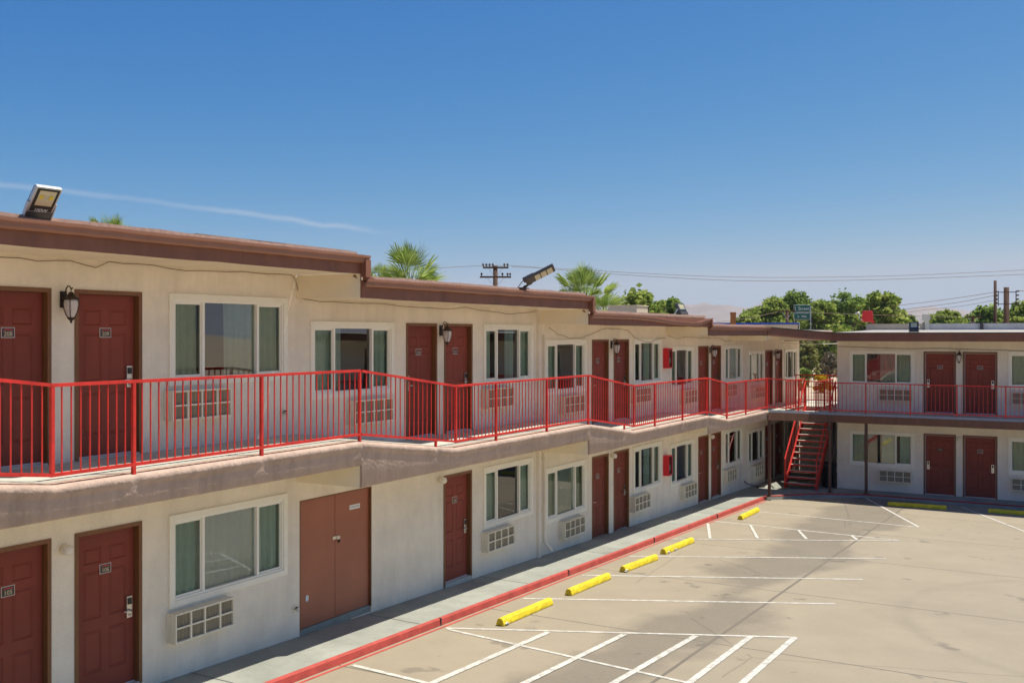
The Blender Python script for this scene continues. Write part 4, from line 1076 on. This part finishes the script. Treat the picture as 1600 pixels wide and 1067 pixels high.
# ----------------------------------------------------------------- wheel stops
def make_stop(L=1.8):
    b = MB(); prof = [(-.075, 0), (-.075, .035), (-.055, .095), (-.03, .122), (.03, .122), (.055, .095), (.075, .035), (.075, 0)]
    rg = []
    n = 12
    for j in range(n + 1):
        f = j / n; x = -L / 2 + L * f; rg.append([(x, y * (1 + random.uniform(-.02, .02)), z * (1 + random.uniform(-.012, .012))) for y, z in prof])
    b.sweep(rg, 'yellow', closed=True)
    return b
def chip(mb, x, side):
    for k in range(5): mb.lathe([(.0, 0), (.03, .0), (.022, .012), (.0, .018)], 7, 'concblock', (x + random.uniform(-.05, .05), side * .072, .01 + random.uniform(0, .035)))
STOPS = [((781, 977.5), (859, 944), 'yellow wheel stop nearest the camera, by the hatched bay', True), ((888, 930), (950, 904), 'second nearest yellow wheel stop along the red kerb', False),
         ((974, 893), (1023, 874.5), 'third nearest yellow wheel stop along the red kerb, chipped at its near end', True), ((1036, 865.5), (1081, 847), 'scuffed yellow wheel stop fourth along the red kerb', True),
         ((1156, 812), (1184, 798.5), 'sunlit yellow wheel stop past the narrow hatched triangle, nearest the stairs', False),
         ((1387, 789.5), (1479, 796), 'shaded yellow wheel stop in front of the far wing doors', False), ((1544, 800.5), (1650, 808), 'shaded yellow wheel stop cut by the right edge of the photo', False)]
for p, q, l, ch in STOPS:
    A = on_lot(*p); B = on_lot(*q); d = B - A; c = (A + B) / 2; c.z = lot_z(c.y) + .002
    o = make_stop(min(1.95, max(1.7, math.hypot(d.x, d.y)))).build('wheel_stop', loc=c); o.rotation_euler = (0, -math.asin(max(-1, min(1, (B.z - A.z) / d.length))), math.atan2(d.y, d.x))
    bv = o.modifiers.new('b', 'BEVEL'); bv.width = .012; bv.segments = 2; bv.limit_method = 'ANGLE'; bv.angle_limit = R(50)
    tag(o, l, 'wheel stop', 'yellow concrete wheel stops')
    if ch:
        mb = MB(); chip(mb, -.80, -1)
        if 'scuffed' in l: chip(mb, -.35, -1)
        k = mb.build('chipped_patch', parent=o)

# ----------------------------------------------------------------- corner clutter
p = on_y(1299, 760, 37.6); 
root = empty('trash_can', (-8.42, 37.3, walk_z(37.3) + .006), 0, 'tall black trash can in the shade under the stairs landing', 'trash can')
b = MB(); b.lathe([(.20, 0), (.22, .03), (.25, .75), (.27, .76), (.27, .80), (.24, .80)], 18, 'trash'); b.build('bin_body', parent=root); b = MB(); b.lathe([(.272, .80), (.27, .83), (.2, .88), (.05, .90)], 18, 'trash'); b.build('lid', parent=root)
b = MB(); b.tube([(-8.2, 37.14, walk_z(37.1)), (-8.2, 37.14, SLB[4])], .05, 10, 'black'); o = b.build('drainpipe', origin=(-8.2, 37.14, walk_z(37.1))); tag(o, 'black vertical drainpipe at the end of the far wing, above the trash can', 'drainpipe')
b = MB(); A = on_x(1163, 751, XW + .03); Q = [A, A + Vector((.05, .1, -.1)), A + Vector((.18, .5, -.22))]
g = walk_z(A.y) + .03
for t in range(14): a = t * .5; Q.append(Vector((XW + .35 + .12 * math.cos(a), A.y + .9 + .35 * math.sin(a), walk_z(A.y + .9 + .35 * math.sin(a)) + .035)))
b.tube(Q, .014, 6, 'trash'); o = b.build('garden_hose', origin=A); tag(o, 'black hose coiled on the walk below the air conditioner before the corner', 'hose')
b = MB(); A = Vector((-10.2, 40.9, -.30)); 
Q = [(-10.7, 39.5, -.31), (-10.0, 40.5, -.36), (-9.2, 41.6, -.36), (-8.5, 42.4, -.28)]; b.tube(Q, .016, 6, 'acwhite'); o = b.build('conduit', origin=Q[0]); tag(o, 'pale conduit hanging under the roof across the open landing', 'conduit')

# ================================================================= BEYOND THE MOTEL
# low building with a blue roof edge
c = at_depth(1180, 510, 62)
root = empty('shop_building', (c.x, c.y, -5.7), -R(2) + AA * 0 + R(30), 'low tan building with a bright blue roof edge behind the motel', 'building')
def face_cam(o, px): v = ray(px, HY); o.rotation_euler = (0, 0, math.atan2(v.y, v.x) - PI / 2)
face_cam(root, 1180)
b = MB(); b.box(-6.0, 2.5, 0, 8, 0, 6.31, 'beige'); b.build('wall', parent=root)
b = MB(); b.box(-6.1, 2.55, -.1, 8.1, 6.31, 6.43, 'blue'); b.build('roof_trim', parent=root); b = MB(); b.box(2.56, 2.6, -.1, .2, 5.9, 6.43, 'alu'); b.build('corner_trim', parent=root)
c = at_depth(1145.5, 504, 60); root2 = empty('rooftop_stack', (c.x, c.y, c.z - 2), 0, 'rust orange square stack above the blue roof edge', 'stack'); face_cam(root2, 1145)
b = MB(); b.box(-.16, .16, -.16, .16, 0, 2.58, 'orange'); b.box(-.18, .18, -.18, .18, 2.5, 2.6, 'orange'); b.build('shaft', parent=root2)

# leafy trees
def tree(px, ytop, wpx, Z, label, leaf='leaf', n=2600, ls=.30, trunk=True, base=None, group='leafy trees beyond the motel', shape='round', seed=0, name='leafy_tree'):
    rnd = random.Random(seed + px); v = at_depth(px, HY, Z); bz = gz(v.y) if base is None else base
    ht = at_depth(px, ytop, Z).z - bz; Wd = wpx / F * Z
    root = empty(name, (v.x, v.y, bz), 0, label, 'tree' if trunk else 'bush', group)
    b = MB(); tips = []
    if trunk:
        th = ht * .38; bend = rnd.uniform(-.3, .3)
        b.tube([(0, 0, -.2), (bend * .3, 0, th * .5), (bend, .1, th)], [ht * .035, ht * .028, ht * .022], 7, 'bark')
        for k in range(7):
            a = 2 * PI * k / 7 + rnd.uniform(-.3, .3); r = Wd * rnd.uniform(.2, .36); z = ht * rnd.uniform(.55, .85)
            b.tube([(bend, .1, th * rnd.uniform(.75, 1)), (bend + r * .5 * math.cos(a), r * .5 * math.sin(a), (th + z) / 2), (bend + r * math.cos(a), r * math.sin(a), z)], [ht * .016, ht * .01, ht * .004], 5, 'bark')
        b.build('trunk', parent=root)
    lumps = []
    for k in range(90 if trunk else 18):
        for _ in range(20):
            u = rnd.uniform(-1, 1); w2 = rnd.uniform(-1, 1); t = rnd.random()
            if shape == 'cone': rad = (1 - t) * .95 + .1
            else: rad = math.sin(min(1, max(0, t * .78 + .20)) * PI) ** .5
            if math.hypot(u, w2) <= 1:
                lumps.append((u * Wd / 2 * rad * .88, w2 * Wd / 2 * rad * .88, ht * ((.16 if trunk else .05) + (.76 if trunk else .8) * t), Wd * rnd.choice((rnd.uniform(.05, .10), rnd.uniform(.09, .16))))); break
    vs = []; fs = []
    for k in range(n):
        lx, ly, lz, lr = rnd.choice(lumps)
        d = Vector((rnd.gauss(0, 1), rnd.gauss(0, 1), rnd.gauss(0, 1))).normalized() * (lr * (rnd.random() ** .5 + max(0, rnd.gauss(-.1, .25))))
        c = Vector((lx, ly, lz)) + Vector((d.x, d.y, d.z * .75))
        c.z = min(max(c.z, .05), ht * 1.02)
        u = Vector((rnd.gauss(0, 1), rnd.gauss(0, 1), rnd.gauss(0, .7))).normalized(); w2 = u.cross(Vector((rnd.gauss(0, 1), rnd.gauss(0, 1), rnd.gauss(0, 1)))).normalized()
        s1 = ls * rnd.uniform(.5, 1.25); s2 = s1 * rnd.uniform(.45, .8); o = len(vs)
        vs += [c - u * s1, c + w2 * s2, c + u * s1, c - w2 * s2]; fs.append((o, o + 1, o + 2, o + 3))
    b = MB(); b.add(vs, fs, leaf); b.build('crown', parent=root)
    return root
TREES = [(996, 449, 96, 92, 'rounded light green tree behind the beige roof box', 'leaf', 'round'), (1052, 456, 76, 95, 'pointed dark green tree left of the roof floodlight', 'leafdk', 'cone'),
         (1162, 480, 50, 118, 'low green tree above the left end of the blue roof', 'leaf', 'round'), (1205, 461, 68, 140, 'green tree left of the green road sign', 'leaf', 'round'), (1241, 450, 60, 146, 'tall ragged tree rising directly behind the green road sign', 'leafdk', 'round'),
         (1283, 466, 66, 138, 'dense green tree just right of the green road sign', 'leaf', 'round'), (1322, 453, 82, 142, 'broad dark tree between the road sign and the tilted red panel', 'leafdk', 'round'), (1378, 450, 78, 110, 'yellowish green tree above the tilted red panel', 'leaf', 'round'),
         (1030, 460, 72, 99, 'fuller green tree filling the gap left of the pointed dark tree', 'leaf', 'round'), (1184, 474, 58, 150, 'low tree between the rust orange stack and the green road sign', 'leafdk', 'round'), (1262, 468, 70, 156, 'hazy tree directly right of and behind the green road sign', 'leaf', 'round'), (1350, 464, 72, 156, 'tree peeping out just left of the tilted red panel', 'leaf', 'round'),
         (1421, 486, 34, 118, 'small tree above the black floodlight on the far roof', 'leafdk', 'round'), (1484, 478, 84, 112, 'olive tree left of the wooden poles', 'leaf', 'round'), (1543, 470, 84, 116, 'bushy tree behind the thin pole', 'leafdk', 'round'), (1604, 466, 74, 110, 'tree at the right edge of the photo behind the thick pole', 'leaf', 'round')]
for i, (px, yt, w, Z, l, lf, sh) in enumerate(TREES): tree(px, yt, w * (1.0 if sh == 'cone' else 1.28), Z, l, lf, 11000, .27, True, None, shape=sh, seed=i)
tree(1262, 531, 44, 112, 'olive desert tree seen through the open landing', 'leafol', 1500, .28, True, shape='round', seed=50)
tree(1298, 548, 34, 118, 'grey brown dry shrub seen through the open landing', 'brush', 1300, .26, True, shape='round', seed=51)
tree(1255, 572, 30, 104, 'dark low bush beside the landing wall opening', 'leafdk', 700, .25, False, shape='round', seed=52, group='bushes behind the landing', name='bush')
tree(1285, 583, 34, 100, 'bright yellow flowering bush behind the landing railing', 'flower', 1100, .22, False, shape='round', seed=53, group='bushes behind the landing', name='flowering_bush')

# fan palms
def palm(px, py, wpx, Z, label, seed, nl=24):
    rnd = random.Random(seed); v = at_depth(px, py, Z); bz = gz(v.y); hub = v.z - bz
    root = empty('fan_palm', (v.x, v.y, bz), 0, label, 'palm tree', 'fan palms behind the long wing')
    b = MB(); k = 10; b.tube([(0.05 * math.sin(i), 0, hub * i / k) for i in range(k + 1)], [.26 - .06 * i / k for i in range(k + 1)], 10, 'bark'); b.build('trunk', parent=root)
    Lr = wpx / F * Z / 2
    leaf = MB(); dry = MB()
    for i in range(nl):
        a = i * 2.399 + rnd.uniform(-.25, .25); f = i / nl; el = R(86 - 92 * f ** 1.15 + rnd.uniform(-7, 7)); pl = Lr * rnd.uniform(.50, .72)
        d = Vector((math.cos(a) * math.cos(el), math.sin(a) * math.cos(el), math.sin(el)))
        st = Vector((0, 0, hub + .05)); p1 = st + d * pl - Vector((0, 0, .08 * pl * math.cos(el)))
        tgt = dry if f > .90 else leaf
        nm = 'straw' if tgt is dry else 'palm'
        tgt.tube([st, (st + p1) / 2 + Vector((0, 0, .03)), p1], [.024, .018, .012], 4, nm)
        sd = d.cross(Vector((0, 0, 1))); sd = sd.normalized() if sd.length > .08 else Vector((math.cos(a + 1.5), math.sin(a + 1.5), 0)); up = sd.cross(d)
        tw = rnd.uniform(-.7, .7); sd = (sd * math.cos(tw) + up * math.sin(tw)).normalized(); up = sd.cross(d)
        nb = 26; bl = Lr * rnd.uniform(.50, .66)
        for j in range(nb):
            t = (j / (nb - 1) - .5) * R(150); dirn = (d * math.cos(t) + sd * math.sin(t) + up * .10 * (1 if j % 2 else -1)).normalized(); ln = bl * (1 - .22 * abs(t) / 1.3) * rnd.uniform(.85, 1.1)
            wv = (dirn.cross(up).normalized() * .6 + up * .8) * (.024 * Lr / 1.5); m1 = p1 + dirn * ln * .5; m2 = p1 + dirn * ln * .8 - Vector((0, 0, ln * .03)); tip = p1 + dirn * ln - Vector((0, 0, ln * rnd.uniform(.03, .20)))
            tgt.add([p1, m1 - wv, m2 - wv * .55, tip, m2 + wv * .55, m1 + wv], [(0, 1, 5), (1, 2, 4, 5), (2, 3, 4)], nm)
    leaf.build('crown', parent=root)
    if dry.v: dry.build('dry_fronds', parent=root)
    return root
palm(640, 456, 132, 40, 'fan palm behind the second roof, the larger of the two by the crossarm pole', 1)
palm(914, 476, 112, 43, 'fan palm behind the long wing just right of the tilted LED light', 2)
palm(943, 500, 70, 41, 'low drooping fan palm at the end of the second roof, mostly hidden', 3, 16)
palm(172, 388, 92, 36, 'fan palm showing only its tips above the nearest roof', 4, 16)
palm(592, 443, 52, 41, 'small palm crown peeping out at the first roof step', 5, 14)

# utility poles and wires
def pole(px, ytop, Z, r, label, arms=(), name='utility_pole', sq=False):
    v = at_depth(px, ytop, Z); bz = gz(v.y); root = empty(name, (v.x, v.y, bz), 0, label, 'utility pole', 'wooden utility poles'); face_cam(root, px)
    h = v.z - bz; b = MB(); b.tube([(0, 0, -.3), (0, 0, h)], [r * 1.15, r], 10, 'wood'); b.build('shaft', parent=root)
    for (ya, x0, x1, nI) in arms:
        z = at_depth(px, ya, Z).z - bz; a = (x0 - px) / F * Z; c = (x1 - px) / F * Z
        b = MB(); b.box(a, c, -.12 - r, -r, z - .06, z + .06, 'wood'); b.bar((a * .55, -r - .06, z - .05), (0, -r, z - .75), .03, .03, 'alu'); b.bar((c * .55, -r - .06, z - .05), (0, -r, z - .75), .03, .03, 'alu'); b.build('crossarm', parent=root)
        for i in nI:
            x = (i - px) / F * Z; b = MB(); b.lathe([(.03, 0), (.03, .08), (.075, .1), (.08, .16), (.05, .2), (.03, .24)], 8, 'iron', (x, -r - .06, z + .06)); b.build('insulator', parent=root)
    return root
pole(774, 415.5, 72, .17, 'crossarm utility pole between the two palms', [(418.5, 754.5, 794.5, (755, 760, 765, 770, 788, 793)), (433.2, 750, 798.5, (752.5, 785, 793, 797))])
thick_pole = pole(1572.5, 449, 58, .15, 'thick brown wooden pole near the right edge of the photo, with insulator brackets')
pole(1555, 438.5, 90, .13, 'thin tall pole just left of the thick wooden pole')
v = at_depth(1572.5, 460, 58); BZ = v.z - gz(v.y)
for sx, dx in ((-1, -11.5), (1, 13.5)):
    x = dx / F * 58; b = MB(); b.bar((x, -.1, BZ + -.65), (x, -.1, BZ + .2), .05, .05, 'iron', up=(1, 0, 0)); b.bar((0, -.15, BZ + .12), (x, -.1, BZ + .12), .04, .04, 'iron'); b.bar((0, -.15, BZ + -.55), (x, -.1, BZ + -.55), .04, .04, 'iron'); b.build('bracket', parent=thick_pole)
    for z in (-.5, -.28, -.06, .16):
        b = MB(); b.lathe([(.05, -.04), (.08, 0), (.05, .04)], 8, 'iron', (x + sx * .09, -.1, BZ + z)); b.build('insulator', parent=thick_pole)
pole(1230, 483, 95, .14, 'short utility pole with a tilted crossarm left of the green road sign', [(486.5, 1216, 1243, (1219, 1240))])
pole(1520, 494, 92, .12, 'short crossarm pole among the trees left of the thick pole', [(495.5, 1509, 1533, (1512, 1530))])
def wire(pts, Z0, Z1, label, r=.014):
    P = []
    for i, (x, y) in enumerate(pts): P.append(at_depth(x, y, Z0 + (Z1 - Z0) * (x - pts[0][0]) / (pts[-1][0] - pts[0][0])))
    Q = []
    for i in range(len(P) - 1):
        for j in range(6):
            t = j / 6; p0 = P[max(i - 1, 0)]; p1 = P[i]; p2 = P[i + 1]; p3 = P[min(i + 2, len(P) - 1)]
            Q.append(.5 * ((2 * p1) + (p2 - p0) * t + (2 * p0 - 5 * p1 + 4 * p2 - p3) * t * t + (3 * p1 - p0 - 3 * p2 + p3) * t ** 3))
    Q.append(P[-1]); b = MB(); b.tube(Q, r, 4, 'cable'); o = b.build('power_line', origin=Q[0]); tag(o, label, 'power line', 'thin overhead power lines')
wire([(660, 420), (790, 415), (900, 424), (1000, 431), (1150, 438.5), (1300, 438.5), (1450, 434.5), (1640, 427)], 72, 62, 'longest overhead wire, sweeping from the crossarm pole to the right edge')
wire([(800, 417), (900, 421), (1000, 427), (1150, 433), (1300, 433), (1450, 429), (1640, 420)], 76, 68, 'upper overhead wire just above the longest one', .014)
wire([(1380, 480), (1440, 473), (1500, 465), (1555, 456.5)], 110, 90, 'highest of the three wires slanting up to the thin pole', .022)
wire([(1380, 487), (1440, 480), (1500, 472), (1555, 461.5)], 110, 90, 'middle of the three wires slanting up to the thin pole', .022)
wire([(1380, 494), (1440, 485), (1500, 478.5), (1555, 469)], 110, 90, 'lowest of the three wires slanting up to the thin pole', .018)
wire([(1120, 503), (1170, 497), (1216, 487)], 92, 95, 'wire rising across the trees to the tilted crossarm', .02)
wire([(1244, 487), (1330, 491), (1440, 494), (1509, 495)], 95, 92, 'wire running right across the trees behind the red panel', .02)
wire([(1590, 454), (1640, 458)], 58, 58, 'short wire right of the thick pole', .02)

# green road sign
v = at_depth(1253, 488, 128); root = empty('road_sign', (v.x, v.y, gz(v.y)), 0, 'green road sign reading J Street Downtown on a grey post', 'road sign'); face_cam(root, 1253)
zc = v.z - gz(v.y); wS, hS = .95, .89
b = MB(); b.box(-wS - .03, wS + .03, 0, .04, zc - hS - .03, zc + hS + .03, 'signwhite'); b.build('border', parent=root, bevel=.05)
b = MB(); b.box(-wS, wS, -.008, 0, zc - hS, zc + hS, 'green'); b.build('sign_face', parent=root)
b = MB(); b.box(wS + .06, wS + .16, .0, .1, 0, zc + hS * .8, 'alu'); b.box(-wS, wS + .06, .04, .07, zc - .1, zc - .04, 'alu'); b.build('sign_post', parent=root)
for s_, dz, sz in (('J  Street', .45, .53), ('Downtown', -.03, .44), ('\u00bc  Mile', -.53, .38)): text(s_, sz, 'lettering', 'signwhite', root, (0, -.012, zc + dz), depth=.002)

# desert haze: even air round the whole scene
hm = bpy.data.materials.new('haze'); hm.use_nodes = True; hn = hm.node_tree; hn.nodes.clear()
ho = hn.nodes.new('ShaderNodeOutputMaterial'); hv = hn.nodes.new('ShaderNodeVolumePrincipled')
hv.inputs['Color'].default_value = (.80, .83, .90, 1); hv.inputs['Density'].default_value = HAZE; hv.inputs['Anisotropy'].default_value = .2
hn.links.new(hv.outputs[0], ho.inputs['Volume']); M['haze'] = hm
b = MB(); b.box(-16500, 16500, -450, 20500, -9, 180, 'haze'); b.build('haze', kind='stuff')
# ================================================================= LIGHT, SKY, CAMERA
sc = bpy.context.scene
SUNV = Vector((.30, .34, 1.0)).normalized()
elev = math.asin(SUNV.z); az = math.atan2(SUNV.x, SUNV.y)          # azimuth from +Y towards +X
sd = bpy.data.lights.new('sun', 'SUN'); sd.energy = 3.3; sd.angle = R(.53); sd.color = (1, .94, .83)
so = bpy.data.objects.new('sun', sd); C.objects.link(so); so.rotation_euler = (-SUNV).to_track_quat('-Z', 'Y').to_euler(); so.location = (20, 20, 40)
w = bpy.data.worlds.new('World'); sc.world = w; w.use_nodes = True; nt = w.node_tree; N = nt.nodes; L = nt.links
bg = N['Background']; sky = N.new('ShaderNodeTexSky'); sky.sky_type = 'NISHITA'; sky.sun_disc = False
sky.sun_elevation = elev; sky.sun_rotation = az; sky.altitude = 200; sky.air_density = .6; sky.dust_density = .6; sky.ozone_density = 8
bg.inputs[1].default_value = .072
# thin streak of cirrus across the left of the sky, placed by direction
tc = N.new('ShaderNodeTexCoord')
def vmath(op, a, bvec):
    n = N.new('ShaderNodeVectorMath'); n.operation = op; L.new(a, n.inputs[0]); n.inputs[1].default_value = bvec; return n
def mnode(op, a, bv=None):
    n = N.new('ShaderNodeMath'); n.operation = op
    for i, q in enumerate((a, bv)):
        if q is None: continue
        if isinstance(q, (int, float)): n.inputs[i].default_value = q
        else: L.new(q, n.inputs[i])
    return n.outputs[0]
r1 = ray(-100, 276).normalized(); r2 = ray(640, 367).normalized(); nrm = r1.cross(r2).normalized(); mid = ray(270, 322).normalized(); along = nrm.cross(mid).normalized()
nz = N.new('ShaderNodeTexNoise'); nz.inputs['Scale'].default_value = 16; nz.inputs['Detail'].default_value = 6
L.new(tc.outputs['Generated'], nz.inputs['Vector'])
dist = vmath('DOT_PRODUCT', tc.outputs['Generated'], nrm).outputs['Value']
dist = mnode('ADD', dist, mnode('MULTIPLY', mnode('SUBTRACT', nz.outputs['Fac'], .5), .012))
al = vmath('DOT_PRODUCT', tc.outputs['Generated'], along).outputs['Value']; al = mnode('ABSOLUTE', al)
fade = N.new('ShaderNodeMapRange'); fade.interpolation_type = 'SMOOTHSTEP'; fade.inputs[1].default_value = .14; fade.inputs[2].default_value = .225; fade.inputs[3].default_value = 1; fade.inputs[4].default_value = 0; L.new(al, fade.inputs[0])
core = N.new('ShaderNodeMapRange'); core.interpolation_type = 'SMOOTHSTEP'; core.inputs[1].default_value = 0; core.inputs[2].default_value = .0042; core.inputs[3].default_value = 1; core.inputs[4].default_value = 0; L.new(mnode('ABSOLUTE', dist), core.inputs[0])
nz2 = N.new('ShaderNodeTexNoise'); nz2.inputs['Scale'].default_value = 9; nz2.inputs['Detail'].default_value = 4; L.new(tc.outputs['Generated'], nz2.inputs['Vector'])
br = N.new('ShaderNodeMapRange'); br.inputs[1].default_value = .35; br.inputs[2].default_value = .6; br.inputs[3].default_value = .5; br.inputs[4].default_value = 1; L.new(nz2.outputs['Fac'], br.inputs[0])
msk = mnode('MULTIPLY', mnode('MULTIPLY', core.outputs[0], fade.outputs[0]), mnode('MULTIPLY', br.outputs[0], .26))
fwd = vmath('DOT_PRODUCT', tc.outputs['Generated'], mid).outputs['Value']; msk = mnode('MULTIPLY', msk, mnode('GREATER_THAN', fwd, 0))
mx = N.new('ShaderNodeMix'); mx.data_type = 'RGBA'; L.new(msk, mx.inputs[0]); 
sp = N.new('ShaderNodeSeparateColor'); L.new(sky.outputs[0], sp.inputs[0]); cb = N.new('ShaderNodeCombineColor')   # polarised, deep desert blue
def chan(i, p, a, top):
    v = mnode('MULTIPLY', mnode('POWER', sp.outputs[i], p), a); L.new(mnode('MINIMUM', v, top), cb.inputs[i])
chan(0, 2.2, .36, 3.2); chan(1, 1.04, .82, 3.75); chan(2, .42, 2.14, 4.5)
L.new(cb.outputs[0], mx.inputs[6]); mx.inputs[7].default_value = (5.4, 5.4, 5.6, 1)
L.new(mx.outputs[2], bg.inputs[0])

cam = bpy.data.cameras.new('camera'); co = bpy.data.objects.new('camera', cam); C.objects.link(co)
cam.sensor_width = 36; cam.lens = 36 * F / 1600; cam.clip_start = .1; cam.clip_end = 40000
cam.shift_y = -(533.5 - HY) / 1600
co.location = (0, 0, 0); co.rotation_euler = (PI / 2, 0, AA); sc.camera = co
sc.view_settings.view_transform = 'Standard'; sc.view_settings.look = 'None'; sc.view_settings.exposure = 1.0; sc.view_settings.gamma = 1
sc.cycles.max_bounces = 8; sc.cycles.diffuse_bounces = 5; sc.cycles.glossy_bounces = 3; sc.cycles.transparent_max_bounces = 12
